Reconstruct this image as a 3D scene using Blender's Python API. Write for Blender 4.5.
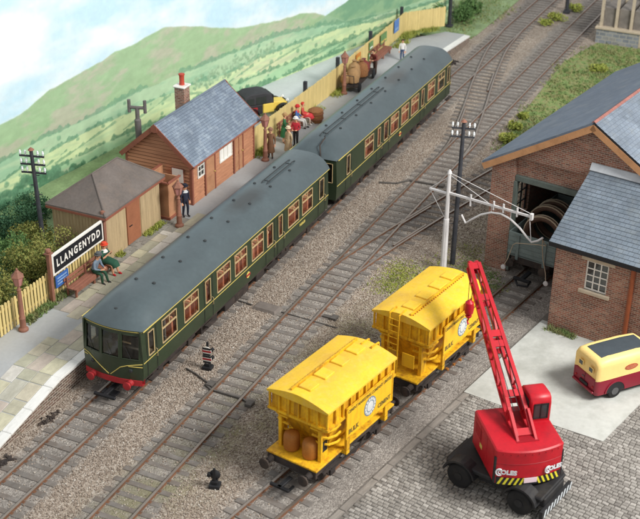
import bpy, bmesh, math, random
import numpy as np
from mathutils import Vector, Matrix
random.seed(7)
scene = bpy.context.scene
for o in list(bpy.data.objects):
    bpy.data.objects.remove(o)
C = scene.collection
R = math.radians
# ------------------------------------------------------------------ camera
CAMP = Vector((-34.341, -24.520, 28.347)); YAW, PIT, ROLL, FPX = 0.424596, 0.489852, 0.015599, 1227.82
F_ = Vector((math.cos(YAW)*math.cos(PIT), math.sin(YAW)*math.cos(PIT), -math.sin(PIT)))
R0 = Vector((math.sin(YAW), -math.cos(YAW), 0)); U0 = R0.cross(F_)
R_ = R0*math.cos(ROLL) + U0*math.sin(ROLL); U_ = -R0*math.sin(ROLL) + U0*math.cos(ROLL)
cd = bpy.data.cameras.new('camera'); cam = bpy.data.objects.new('camera', cd); C.objects.link(cam)
cam.matrix_world = Matrix(((R_.x, U_.x, -F_.x, CAMP.x), (R_.y, U_.y, -F_.y, CAMP.y), (R_.z, U_.z, -F_.z, CAMP.z), (0, 0, 0, 1)))
cd.sensor_fit = 'HORIZONTAL'; cd.sensor_width = 36; cd.lens = 36*FPX/640
cd.clip_start = 0.5; cd.clip_end = 1000
cd.dof.use_dof = True; cd.dof.focus_distance = 54; cd.dof.aperture_fstop = 0.46
scene.camera = cam
# ------------------------------------------------------------------ light of an exhibition hall: even ceiling light and one broad lamp
w = bpy.data.worlds.new('World'); scene.world = w; w.use_nodes = True
w.node_tree.nodes['Background'].inputs[0].default_value = (0.97, 0.985, 1.0, 1)
w.node_tree.nodes['Background'].inputs[1].default_value = 0.54
def area(name, loc, aim, size, power, col):
    l = bpy.data.lights.new(name, 'AREA'); l.shape = 'RECTANGLE'; l.size, l.size_y = size; l.energy = power; l.color = col
    o = bpy.data.objects.new(name, l); C.objects.link(o); o.location = loc
    o.rotation_euler = (Vector(aim)-Vector(loc)).to_track_quat('-Z', 'Y').to_euler(); o['kind'] = 'helper'
    return o
area('hall_lamp', (4, -58, 50), (18, 2, 0), (26, 15), 61000, (1.0, 0.975, 0.93))
scene.view_settings.view_transform = 'Standard'; scene.view_settings.look = 'None'
scene.view_settings.exposure = 0.12; scene.view_settings.gamma = 1
scene.render.engine = 'CYCLES'
scene.cycles.max_bounces = 6; scene.cycles.transparent_max_bounces = 8
# ------------------------------------------------------------------ helpers
def lin(c):
    return tuple(((x/255)/12.92 if x/255 <= 0.04045 else ((x/255+0.055)/1.055)**2.4) for x in c)
MATS = {}
class NT:
    def __init__(s, m):
        s.t = m.node_tree; s.n = s.t.nodes; s.l = s.t.links
    def new(s, typ, **kw):
        n = s.n.new(typ)
        for k, v in kw.items():
            if k.startswith('i_'): n.inputs[k[2:]].default_value = v
            else: setattr(n, k, v)
        return n
    def link(s, a, b): s.l.new(a, b)
    def math(s, op, a, b=None, clamp=False):
        n = s.new('ShaderNodeMath', operation=op); n.use_clamp = clamp
        for i, x in enumerate((a, b)):
            if x is None: continue
            if isinstance(x, (int, float)): n.inputs[i].default_value = x
            else: s.link(x, n.inputs[i])
        return n.outputs[0]
    def mix(s, fac, a, b, mode='MIX'):
        n = s.new('ShaderNodeMix', data_type='RGBA', blend_type=mode)
        for i, x in ((0, fac), (6, a), (7, b)):
            if isinstance(x, (int, float)): n.inputs[i].default_value = x
            elif isinstance(x, tuple): n.inputs[i].default_value = (*x[:3], 1)
            else: s.link(x, n.inputs[i])
        return n.outputs[2]
    def ramp(s, fac, stops, interp='LINEAR'):
        n = s.new('ShaderNodeValToRGB'); n.color_ramp.interpolation = interp
        e = n.color_ramp.elements
        while len(e) < len(stops): e.new(0.5)
        for x, (p, c) in zip(e, stops): x.position = p; x.color = (*c[:3], 1) if isinstance(c, tuple) else (c, c, c, 1)
        s.link(fac, n.inputs[0]); return n.outputs[0]
    def noise(s, vec, scale, detail=3, rough=0.55):
        n = s.new('ShaderNodeTexNoise'); n.inputs['Scale'].default_value = scale; n.inputs['Detail'].default_value = detail
        n.inputs['Roughness'].default_value = rough; s.link(vec, n.inputs['Vector']); return n.outputs['Fac']
def base_mat(name):
    m = bpy.data.materials.new(name); m.use_nodes = True; MATS[name] = m
    t = NT(m); return m, t, t.n['Principled BSDF']
def M(name, col, rough=0.6, var=0.14, scale=2.5, metal=0.0, bump=0.0, bscale=30, rnd=0.0, dirt=None, dirt_amt=0.0, dscale=1.6, palette=None, spec=0.35, streak=None, streak_amt=0.5):
    """paint, wood, stone ...: base colour with blotches, a little grain, optional grime and per-piece variation"""
    if name in MATS: return MATS[name]
    m, t, b = base_mat(name)
    tc = t.new('ShaderNodeTexCoord'); oi = t.new('ShaderNodeObjectInfo')
    va = t.new('ShaderNodeVectorMath', operation='ADD'); cx = t.new('ShaderNodeCombineXYZ')
    off = t.math('MULTIPLY', oi.outputs['Random'], 73.0)
    for i in range(3): t.link(off, cx.inputs[i])
    t.link(tc.outputs['Object'], va.inputs[0]); t.link(cx.outputs[0], va.inputs[1]); vec = va.outputs[0]
    c = lin(col)
    src = c
    if palette:
        st = [(i/len(palette), lin(p)) for i, p in enumerate(palette)]
        src = t.ramp(oi.outputs['Random'], st, 'CONSTANT')
    f = t.noise(vec, scale, 5)
    v1 = t.ramp(f, [(0.25, 1-var*1.6), (0.75, 1+var)])
    out = t.mix(1.0, src, v1, 'MULTIPLY')
    f2 = t.noise(vec, scale*9, 3)
    v2 = t.ramp(f2, [(0.3, 1-var*0.8), (0.7, 1+var*0.5)])
    out = t.mix(1.0, out, v2, 'MULTIPLY')
    if rnd:
        rv = t.math('MULTIPLY_ADD', oi.outputs['Random'], 2*rnd); rv.node.inputs[2].default_value = 1-rnd
        out = t.mix(1.0, out, rv, 'MULTIPLY')
    if dirt:
        dm = t.noise(vec, dscale, 8, 0.68)
        dm = t.ramp(dm, [(0.62-0.35*dirt_amt, 0.0), (0.80-0.25*dirt_amt, 1.0)])
        dm = t.math('MULTIPLY', dm, min(1.0, 0.35+dirt_amt*0.6))
        out = t.mix(dm, out, lin(dirt))
    if streak:
        vm = t.new('ShaderNodeVectorMath', operation='MULTIPLY'); vm.inputs[1].default_value = (5.0, 5.0, 0.7); t.link(vec, vm.inputs[0])
        sk = t.ramp(t.noise(vm.outputs[0], 1.0, 6, 0.6), [(0.5, 0.0), (0.66, 1.0)])
        out = t.mix(t.math('MULTIPLY', sk, streak_amt), out, lin(streak))
    t.link(out, b.inputs['Base Color'])
    b.inputs['Roughness'].default_value = rough; b.inputs['Metallic'].default_value = metal
    b.inputs['Specular IOR Level'].default_value = spec
    if bump:
        bn = t.new('ShaderNodeBump'); bn.inputs['Strength'].default_value = bump; bn.inputs['Distance'].default_value = 0.02
        t.link(t.noise(vec, bscale, 4), bn.inputs['Height']); t.link(bn.outputs[0], b.inputs['Normal'])
    return m
def M_brick(name, cols, mortar, bw=0.225, bh=0.075, ms=0.012, bump=0.5, u='x+y', slope=False, dirt=None, dirt_amt=0.3):
    m, t, b = base_mat(name)
    tc = t.new('ShaderNodeTexCoord'); sp = t.new('ShaderNodeSeparateXYZ'); t.link(tc.outputs['Object'], sp.inputs[0])
    uu = t.math('ADD', sp.outputs[0], sp.outputs[1]) if u == 'x+y' else sp.outputs[0] if u == 'x' else sp.outputs[1]
    cx = t.new('ShaderNodeCombineXYZ'); t.link(uu, cx.inputs[0]); t.link(sp.outputs[2], cx.inputs[1])
    br = t.new('ShaderNodeTexBrick'); t.link(cx.outputs[0], br.inputs['Vector'])
    br.inputs['Scale'].default_value = 1; br.inputs['Brick Width'].default_value = bw; br.inputs['Row Height'].default_value = bh
    br.inputs['Mortar Size'].default_value = ms; br.inputs['Mortar Smooth'].default_value = 0.2; br.inputs['Bias'].default_value = 0
    br.inputs['Color1'].default_value = (0, 0, 0, 1); br.inputs['Color2'].default_value = (1, 1, 1, 1); br.inputs['Mortar'].default_value = (0.5, 0.5, 0.5, 1)
    n = len(cols); ramp = t.ramp(br.outputs['Color'], [(i/max(1, n-1), lin(c)) for i, c in enumerate(cols)])
    nz = t.noise(tc.outputs['Object'], 0.9, 6, 0.65)
    ramp = t.mix(1.0, ramp, t.ramp(nz, [(0.3, 0.72), (0.72, 1.2)]), 'MULTIPLY')
    out = t.mix(br.outputs['Fac'], ramp, lin(mortar))
    if dirt:
        dm = t.noise(tc.outputs['Object'], 2.2, 8, 0.7)
        dm = t.math('MULTIPLY', t.ramp(dm, [(0.5, 0.0), (0.72, 1.0)]), dirt_amt)
        out = t.mix(dm, out, lin(dirt))
    t.link(out, b.inputs['Base Color']); b.inputs['Roughness'].default_value = 0.85; b.inputs['Specular IOR Level'].default_value = 0.25
    bn = t.new('ShaderNodeBump'); bn.inputs['Strength'].default_value = bump; bn.inputs['Distance'].default_value = 0.012
    h = t.math('SUBTRACT', t.math('MULTIPLY', t.noise(tc.outputs['Object'], 40, 3), 0.5), br.outputs['Fac'])
    t.link(h, bn.inputs['Height']); t.link(bn.outputs[0], b.inputs['Normal'])
    return m
def M_glass(name, tint=(0.75, 0.8, 0.78), refl=0.22):
    m, t, b = base_mat(name); t.n.remove(b)
    tr = t.new('ShaderNodeBsdfTransparent'); tr.inputs[0].default_value = (*tint, 1)
    gl = t.new('ShaderNodeBsdfGlossy'); gl.inputs['Roughness'].default_value = 0.06; gl.inputs[0].default_value = (1, 1, 1, 1)
    fr = t.new('ShaderNodeLayerWeight'); fr.inputs[0].default_value = 0.5
    f = t.math('ADD', t.math('MULTIPLY', t.math('POWER', fr.outputs['Facing'], 4.0), 0.6), refl, True); mx = t.new('ShaderNodeMixShader')
    t.link(f, mx.inputs[0]); t.link(tr.outputs[0], mx.inputs[1]); t.link(gl.outputs[0], mx.inputs[2])
    t.link(mx.outputs[0], t.n['Material Output'].inputs[0]); return m
class MB:
    def __init__(s): s.v, s.f, s.m = [], [], []
    def add(s, vs, fs, mi=0):
        o = len(s.v); s.v += [tuple(v) for v in vs]; s.f += [tuple(i+o for i in f) for f in fs]; s.m += [mi]*len(fs); return s
    def box(s, x0, x1, y0, y1, z0, z1, mi=0):
        vs = [(x, y, z) for z in (z0, z1) for y in (y0, y1) for x in (x0, x1)]
        return s.add(vs, [(0, 2, 3, 1), (4, 5, 7, 6), (0, 1, 5, 4), (2, 6, 7, 3), (0, 4, 6, 2), (1, 3, 7, 5)], mi)
    def ob(s, c, size, rot=None, mi=0):
        hx, hy, hz = (k/2 for k in size); rot = rot or Matrix.Identity(3); c = Vector(c)
        vs = [c + rot @ Vector((x, y, z)) for z in (-hz, hz) for y in (-hy, hy) for x in (-hx, hx)]
        return s.add(vs, [(0, 2, 3, 1), (4, 5, 7, 6), (0, 1, 5, 4), (2, 6, 7, 3), (0, 4, 6, 2), (1, 3, 7, 5)], mi)
    def bar(s, p0, p1, wd, ht, mi=0, up=(0, 0, 1)):
        p0, p1 = Vector(p0), Vector(p1); d = p1-p0; x = d.normalized(); y = Vector(up).cross(x)
        if y.length < 1e-4: y = Vector((0, 1, 0)).cross(x)
        y.normalize(); z = x.cross(y)
        return s.ob((p0+p1)/2, (d.length, wd, ht), Matrix((x, y, z)).transposed(), mi)
    def cyl(s, p0, p1, r0, r1=None, n=10, mi=0):
        return s.tube([p0, p1], [r0, r0 if r1 is None else r1], n, mi)
    def tube(s, pts, r, n=6, mi=0, caps=True):
        pts = [Vector(p) for p in pts]; rs = r if isinstance(r, (list, tuple)) else [r]*len(pts)
        vs = []; k = len(pts); prev = None
        for i, p in enumerate(pts):
            d = (pts[min(i+1, k-1)]-pts[max(i-1, 0)]).normalized()
            a = prev if prev is not None else (Vector((0, 0, 1)) if abs(d.z) < 0.9 else Vector((1, 0, 0)))
            y = d.cross(a).normalized(); x = y.cross(d).normalized(); prev = x
            for j in range(n):
                t = 2*math.pi*j/n; vs.append(p + (x*math.cos(t)+y*math.sin(t))*rs[i])
        fs = [(i*n+j, i*n+(j+1) % n, (i+1)*n+(j+1) % n, (i+1)*n+j) for i in range(k-1) for j in range(n)]
        if caps: fs += [tuple(range(n))[::-1], tuple(range((k-1)*n, k*n))]
        return s.add(vs, fs, mi)
    def lathe(s, prof, c=(0, 0, 0), n=14, mi=0, axis='z'):
        c = Vector(c); vs = []
        for r, h in prof:
            for j in range(n):
                t = 2*math.pi*j/n; a, b = r*math.cos(t), r*math.sin(t)
                vs.append(c + (Vector((a, b, h)) if axis == 'z' else Vector((h, a, b)) if axis == 'x' else Vector((a, h, b))))
        k = len(prof)
        fs = [(i*n+j, i*n+(j+1) % n, (i+1)*n+(j+1) % n, (i+1)*n+j) for i in range(k-1) for j in range(n)]
        fs += [tuple(range(n))[::-1], tuple(range((k-1)*n, k*n))]
        return s.add(vs, fs, mi)
    def prism(s, poly, plane, t0, t1, mi=0):
        def P(a, b, t): return {'xy': (a, b, t), 'xz': (a, t, b), 'yz': (t, a, b)}[plane]
        n = len(poly); vs = [P(a, b, t0) for a, b in poly]+[P(a, b, t1) for a, b in poly]
        fs = [tuple(range(n)), tuple(range(n, 2*n))[::-1]] + [(i, (i+1) % n, n+(i+1) % n, n+i) for i in range(n)]
        return s.add(vs, fs, mi)
    def sph(s, c, r, n=10, m=7, mi=0):
        r = (r, r, r) if isinstance(r, (int, float)) else r
        prof = [(math.sin(math.pi*i/m), -math.cos(math.pi*i/m)) for i in range(m+1)]; prof[0] = (0.02, -1); prof[-1] = (0.02, 1)
        vs = []
        for a, h in prof:
            for j in range(n): t = 2*math.pi*j/n; vs.append((c[0]+r[0]*a*math.cos(t), c[1]+r[1]*a*math.sin(t), c[2]+r[2]*h))
        fs = [(i*n+j, i*n+(j+1) % n, (i+1)*n+(j+1) % n, (i+1)*n+j) for i in range(m) for j in range(n)]
        fs += [tuple(range(n))[::-1], tuple(range(m*n, m*n+n))]
        return s.add(vs, fs, mi)
    def sweep(s, pts, prof, mi=0, top=None):
        """closed profile (side, z) along a path in the XY plane; faces whose both profile points are at the top take material top"""
        pts = [Vector(p) for p in pts]; k = len(pts); n = len(prof); vs = []
        for i, p in enumerate(pts):
            d = pts[min(i+1, k-1)]-pts[max(i-1, 0)]; d.z = 0; d.normalize(); y = Vector((-d.y, d.x, 0))
            vs += [p + y*a + Vector((0, 0, b)) for a, b in prof]
        zt = max(b for a, b in prof); o = len(s.v); s.v += [tuple(v) for v in vs]
        for i in range(k-1):
            for j in range(n):
                j2 = (j+1) % n; s.f.append((o+i*n+j, o+i*n+j2, o+(i+1)*n+j2, o+(i+1)*n+j))
                s.m.append(top if (top is not None and prof[j][1] == zt and prof[j2][1] == zt) else mi)
        s.f += [tuple(o+j for j in range(n)), tuple(o+(k-1)*n+j for j in range(n))[::-1]]; s.m += [mi, mi]
        return s
    def mesh(s, name, mats, smooth=35, bevel=0, recalc=True):
        me = bpy.data.meshes.new(name); me.from_pydata(s.v, [], s.f)
        for m in (mats if isinstance(mats, (list, tuple)) else [mats]): me.materials.append(MATS[m] if isinstance(m, str) else m)
        me.polygons.foreach_set('material_index', s.m)
        if recalc or bevel:
            bm = bmesh.new(); bm.from_mesh(me)
            bmesh.ops.recalc_face_normals(bm, faces=bm.faces[:])
            if bevel:
                ed = [e for e in bm.edges if len(e.link_faces) == 2 and e.calc_face_angle(0) > 0.5]
                bmesh.ops.bevel(bm, geom=ed, offset=bevel, segments=1, affect='EDGES', clamp_overlap=True)
            bm.to_mesh(me); bm.free()
        if smooth:
            me.polygons.foreach_set('use_smooth', [True]*len(me.polygons)); me.set_sharp_from_angle(angle=R(smooth))
        return me
    def build(s, name, mats, parent=None, smooth=35, bevel=0, kind=None, loc=None, recalc=True):
        return link(name, s.mesh(name, mats, smooth, bevel, recalc), parent, kind, loc)
def link(name, me, parent=None, kind=None, loc=None, rot=None, scale=None):
    o = bpy.data.objects.new(name, me); C.objects.link(o)
    if parent is not None: o.parent = parent
    if kind: o['kind'] = kind
    if loc is not None: o.location = loc
    if rot is not None: o.rotation_euler = rot
    if scale is not None: o.scale = scale
    return o
def tag(o, label, cat=None, group=None, kind=None):
    o['label'] = label
    if cat: o['category'] = cat
    if group: o['group'] = group
    if kind: o['kind'] = kind
    return o
def thing(name, label, cat, loc=(0, 0, 0), rz=0, group=None):
    o = bpy.data.objects.new(name, None); C.objects.link(o); o.location = loc; o.rotation_euler = (0, 0, rz); o.empty_display_size = 0.2
    return tag(o, label, cat, group)
def dup(root, loc, rz, label):
    def rec(o, par):
        c = o.copy(); C.objects.link(c)
        if par is not None: c.parent = par
        for ch in o.children: rec(ch, c)
        return c
    c = rec(root, None); c.location = loc; c.rotation_euler = (0, 0, rz); c['label'] = label; return c
def text(body, size, mat, parent, loc, right, up, name='lettering', bold=0.0, ext=0.004, xs=1.0, space=1.0, align='CENTER'):
    cu = bpy.data.curves.new('t', 'FONT'); cu.body = body; cu.size = size; cu.extrude = ext; cu.offset = bold
    cu.align_x = align; cu.align_y = 'CENTER'; cu.space_character = space; cu.resolution_u = 3
    t = bpy.data.objects.new('t', cu); C.objects.link(t); dg = bpy.context.evaluated_depsgraph_get(); dg.update()
    me = bpy.data.meshes.new_from_object(t.evaluated_get(dg)); bpy.data.objects.remove(t)
    r, u = Vector(right).normalized(), Vector(up).normalized(); n = r.cross(u)
    me.transform(Matrix(((r.x*xs, u.x, n.x, 0), (r.y*xs, u.y, n.y, 0), (r.z*xs, u.z, n.z, 0), (0, 0, 0, 1))))
    me.materials.clear(); me.materials.append(MATS[mat]); me.name = name
    return link(name, me, parent, None, loc)
def curve_pts(pts, n=60):
    """smooth path through points (Catmull-Rom), at even x steps"""
    P = [Vector((*p, 0)) if len(p) == 2 else Vector(p) for p in pts]; P = [P[0]*2-P[1]]+P+[P[-1]*2-P[-2]]; out = []
    per = max(2, n//(len(P)-3))
    for i in range(1, len(P)-2):
        for k in range(per):
            t = k/per; a, b, c, d = P[i-1:i+3]
            out.append(0.5*((2*b)+(c-a)*t+(2*a-5*b+4*c-d)*t*t+(3*b-a-3*c+d)*t**3))
    out.append(P[-2]); return out
# ------------------------------------------------------------------ materials
M('rail_side', (128, 92, 70), 0.75, 0.2, 1.2, 0.1, dirt=(80, 64, 54), dirt_amt=0.4)
M('rail_top', (168, 158, 148), 0.35, 0.12, 1.0, 0.75)
M('sleeper', (127, 122, 117), 0.9, 0.18, 3, rnd=0.12, dirt=(108, 97, 88), dirt_amt=0.6, bump=0.4, bscale=25)
M('tarmac', (178, 181, 182), 0.9, 0.06, 0.7, bump=0.25, bscale=60, dirt=(158, 156, 150), dirt_amt=0.25, dscale=0.7)
M('coping', (236, 236, 232), 0.6, 0.05, 3, rnd=0.03, dirt=(170, 168, 160), dirt_amt=0.25)
M('slab', (180, 176, 156), 0.85, 0.12, 2, rnd=0.06, palette=[(194, 190, 168), (186, 185, 164), (202, 195, 174), (196, 184, 172), (212, 209, 201), (190, 188, 174), (198, 194, 168)], dirt=(164, 160, 142), dirt_amt=0.3)
M('sett', (150, 148, 140), 0.9, 0.15, 3, rnd=0.14)
M_brick('platform_brick', [(104, 84, 74), (128, 104, 92), (92, 78, 72), (140, 118, 104)], (172, 162, 150), 0.34, 0.12, 0.02, dirt=(92, 96, 78), dirt_amt=0.6)
M_brick('red_brick', [(136, 90, 75), (160, 108, 90), (170, 120, 101), (130, 98, 86), (178, 136, 115)], (182, 169, 154), 0.25, 0.095, 0.011, dirt=(92, 84, 80), dirt_amt=0.4)
M_brick('slate_x', [(112, 122, 134), (120, 130, 143), (116, 126, 138), (126, 137, 150)], (92, 100, 110), 0.26, 0.1, 0.008, 0.4, 'x', dirt=(140, 142, 138), dirt_amt=0.3)
M_brick('station_slate', [(118, 130, 146), (128, 141, 157), (123, 136, 151), (136, 149, 164)], (102, 113, 128), 0.2, 0.1, 0.008, 0.4, 'x', dirt=(178, 190, 200), dirt_amt=0.55)
M_brick('office_slate', [(104, 115, 126), (111, 122, 133), (108, 118, 129), (115, 126, 138)], (86, 94, 103), 0.24, 0.105, 0.009, 0.4, 'y', dirt=(132, 136, 132), dirt_amt=0.3)
M('smooth_slate', (108, 120, 136), 0.7, 0.1, 0.8, dirt=(132, 138, 142), dirt_amt=0.4)
M('barge', (204, 152, 108), 0.6, 0.1, 2, dirt=(150, 104, 70), dirt_amt=0.3)
M('red_ridge', (150, 100, 92), 0.7, 0.12, 3, rnd=0.1)
M('lead', (200, 205, 210), 0.5, 0.08, 3)
M('stone_trim', (196, 182, 160), 0.8, 0.1, 4)
M('white_paint', (238, 236, 228), 0.5, 0.04, 3, dirt=(190, 184, 172), dirt_amt=0.2)
M('green_beam', (104, 114, 108), 0.7, 0.15, 2)
M('pipe_brown', (158, 88, 56), 0.5, 0.1, 3)
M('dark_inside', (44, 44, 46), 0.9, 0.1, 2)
M('wall_core', (104, 66, 52), 0.8, 0.1, 2)
M('weatherboard', (192, 136, 104), 0.7, 0.12, 2.5, rnd=0.07, dirt=(122, 74, 56), dirt_amt=0.3, bump=0.2, bscale=14)
M('panel_brown', (188, 138, 104), 0.7, 0.12, 2, rnd=0.05, dirt=(146, 92, 62), dirt_amt=0.25)
M('trim_brown', (148, 92, 74), 0.6, 0.1, 2)
M('tan_board', (186, 164, 128), 0.8, 0.1, 2, rnd=0.06, dirt=(140, 122, 94), dirt_amt=0.35)
M('door_brown', (160, 104, 76), 0.65, 0.1, 2)
M('felt', (114, 106, 101), 0.85, 0.14, 1.1, dirt=(126, 112, 102), dirt_amt=0.4, bump=0.2)
M('fence_yellow', (222, 200, 136), 0.7, 0.08, 2, rnd=0.06, dirt=(170, 152, 100), dirt_amt=0.25)
M('post_brown', (150, 104, 86), 0.65, 0.12, 3, dirt=(112, 76, 62), dirt_amt=0.3)
M('bench_brown', (150, 100, 82), 0.65, 0.12, 3, rnd=0.06, dirt=(116, 80, 66), dirt_amt=0.3)
M('black', (36, 37, 40), 0.6, 0.15, 3)
M('sign_black', (34, 36, 40), 0.5, 0.1, 3)
M('blue_enamel', (60, 104, 176), 0.4, 0.1, 3)
M('pole_black', (62, 64, 70), 0.75, 0.2, 3, dirt=(84, 82, 80), dirt_amt=0.3)
M('insulator', (236, 240, 242), 0.25, 0.03, 3)
M('coach_green', (50, 63, 44), 0.38, 0.10, 1.5, dirt=(62, 68, 52), dirt_amt=0.25, spec=0.5)
M('coach_roof', (80, 92, 96), 0.34, 0.09, 0.6, dirt=(72, 82, 86), dirt_amt=0.45, dscale=0.8, spec=0.5)
M('roof_soot', (58, 62, 64), 0.6, 0.2, 2)
M('lining', (216, 196, 108), 0.5, 0.06, 3)
M('window_frame', (192, 168, 126), 0.45, 0.06, 3)
M('buffer_red', (174, 48, 52), 0.5, 0.12, 3, dirt=(120, 40, 40), dirt_amt=0.3)
M('underframe', (58, 52, 50), 0.8, 0.25, 2, dirt=(98, 82, 70), dirt_amt=0.4)
M('seat_brown', (196, 122, 92), 0.7, 0.15, 3, rnd=0.1)
M('interior', (236, 206, 168), 0.7, 0.1, 2)
M('cab_interior', (120, 112, 104), 0.7, 0.1, 2)
M('hopper_yellow', (242, 190, 38), 0.55, 0.12, 1.2, dirt=(172, 114, 38), dirt_amt=0.5, dscale=1.9, spec=0.25, streak=(146, 92, 36), streak_amt=0.6)
M('hopper_top', (244, 200, 60), 0.6, 0.11, 1.6, dirt=(196, 152, 70), dirt_amt=0.5, dscale=0.8, spec=0.2, streak=(226, 190, 104), streak_amt=0.35)
M('hopper_tank', (174, 112, 46), 0.6, 0.15, 1.5, dirt=(150, 90, 40), dirt_amt=0.5)
M('hopper_panel', (246, 192, 40), 0.5, 0.05, 1.5, dirt=(206, 140, 40), dirt_amt=0.2, streak=(196, 138, 44), streak_amt=0.4)
M('letter_dark', (124, 106, 50), 0.6, 0.15, 4)
M('emblem_blue', (118, 136, 150), 0.6, 0.15, 4)
M('emblem_white', (214, 216, 212), 0.6, 0.08, 4)
M('crane_red', (186, 16, 34), 0.42, 0.09, 1.2, dirt=(142, 20, 34), dirt_amt=0.4, spec=0.5)
M('crane_black', (38, 38, 40), 0.6, 0.2, 2, dirt=(66, 62, 56), dirt_amt=0.35)
M('tyre', (34, 34, 35), 0.8, 0.2, 4, dirt=(62, 58, 54), dirt_amt=0.3)
M('chevron_yellow', (226, 214, 60), 0.5, 0.06, 4)
M('chevron_white', (216, 222, 226), 0.5, 0.06, 4)
M('plate_pink', (232, 206, 214), 0.5, 0.05, 4)
M('window_dark', (52, 58, 60), 0.2, 0.15, 3, spec=0.6)
M('van_red', (138, 24, 46), 0.42, 0.06, 1.5, spec=0.5)
M('van_cream', (246, 216, 138), 0.45, 0.05, 1.5, spec=0.4)
M('van_roof', (66, 74, 80), 0.6, 0.1, 2)
M('van_badge', (178, 90, 62), 0.6, 0.15, 9)
M('gauge_white', (226, 224, 224), 0.55, 0.06, 3, dirt=(180, 176, 172), dirt_amt=0.2)
M('rope', (188, 170, 146), 0.8, 0.1, 4)
M('wagon_grey', (124, 138, 136), 0.7, 0.12, 1.5, dirt=(96, 102, 98), dirt_amt=0.35)
M('coil_brown', (92, 68, 54), 0.7, 0.15, 4)
M('skin', (226, 172, 138), 0.6, 0.05, 6)
M('concrete', (188, 190, 185), 0.9, 0.07, 0.6, dirt=(152, 154, 147), dirt_amt=0.5, dscale=0.8, bump=0.2, bscale=50)
M('cobble', (150, 146, 140), 0.85, 0.2, 1.2, bump=0.2)
M('yard_base', (118, 113, 107), 0.95, 0.2, 2)
M('road_grey', (206, 211, 214), 0.9, 0.06, 0.6)
M('earth', (150, 172, 126), 0.95, 0.2, 0.8, bump=0.4)
M('rod_grey', (96, 92, 88), 0.8, 0.2, 3); M('cover_grey', (138, 132, 128), 0.8, 0.12, 2)
M_brick('stone_wall', [(128, 134, 142), (148, 152, 156), (112, 120, 130), (160, 158, 152)], (168, 166, 158), 0.5, 0.28, 0.03)
M('leaf_stem', (92, 76, 56), 0.9, 0.2, 3)
M_glass('glass', (0.95, 0.95, 0.93), 0.06)
M_glass('cab_glass', (0.5, 0.52, 0.5), 0.05)
M_glass('house_glass', (0.10, 0.13, 0.16), 0.10)
def M_leaf(name, cols, sc=9):
    m, t, b = base_mat(name); tc = t.new('ShaderNodeTexCoord'); oi = t.new('ShaderNodeObjectInfo')
    f = t.noise(tc.outputs['Object'], sc, 2); g = t.noise(tc.outputs['Object'], 1.3, 3)
    f = t.math('ADD', t.math('MULTIPLY', f, 0.6), t.math('MULTIPLY', g, 0.4))
    n = len(cols); out = t.ramp(f, [(0.34+0.32*i/(n-1), lin(c)) for i, c in enumerate(cols)])
    t.link(out, b.inputs['Base Color']); b.inputs['Roughness'].default_value = 0.85; b.inputs['Specular IOR Level'].default_value = 0.15
    return m
M_leaf('leaf_olive', [(88, 104, 60), (120, 134, 72), (150, 140, 80), (126, 146, 82)], 14)
M_leaf('leaf_green', [(68, 98, 64), (96, 128, 76), (122, 148, 90)], 14)
M_leaf('leaf_dark', [(52, 84, 66), (74, 110, 82), (98, 132, 92)])
M_leaf('grass_green', [(110, 130, 82), (124, 146, 90), (148, 146, 102), (112, 138, 90)], 2.0)
M_leaf('grass_lime', [(124, 138, 64), (156, 164, 82), (172, 172, 94)], 3.0)
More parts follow.
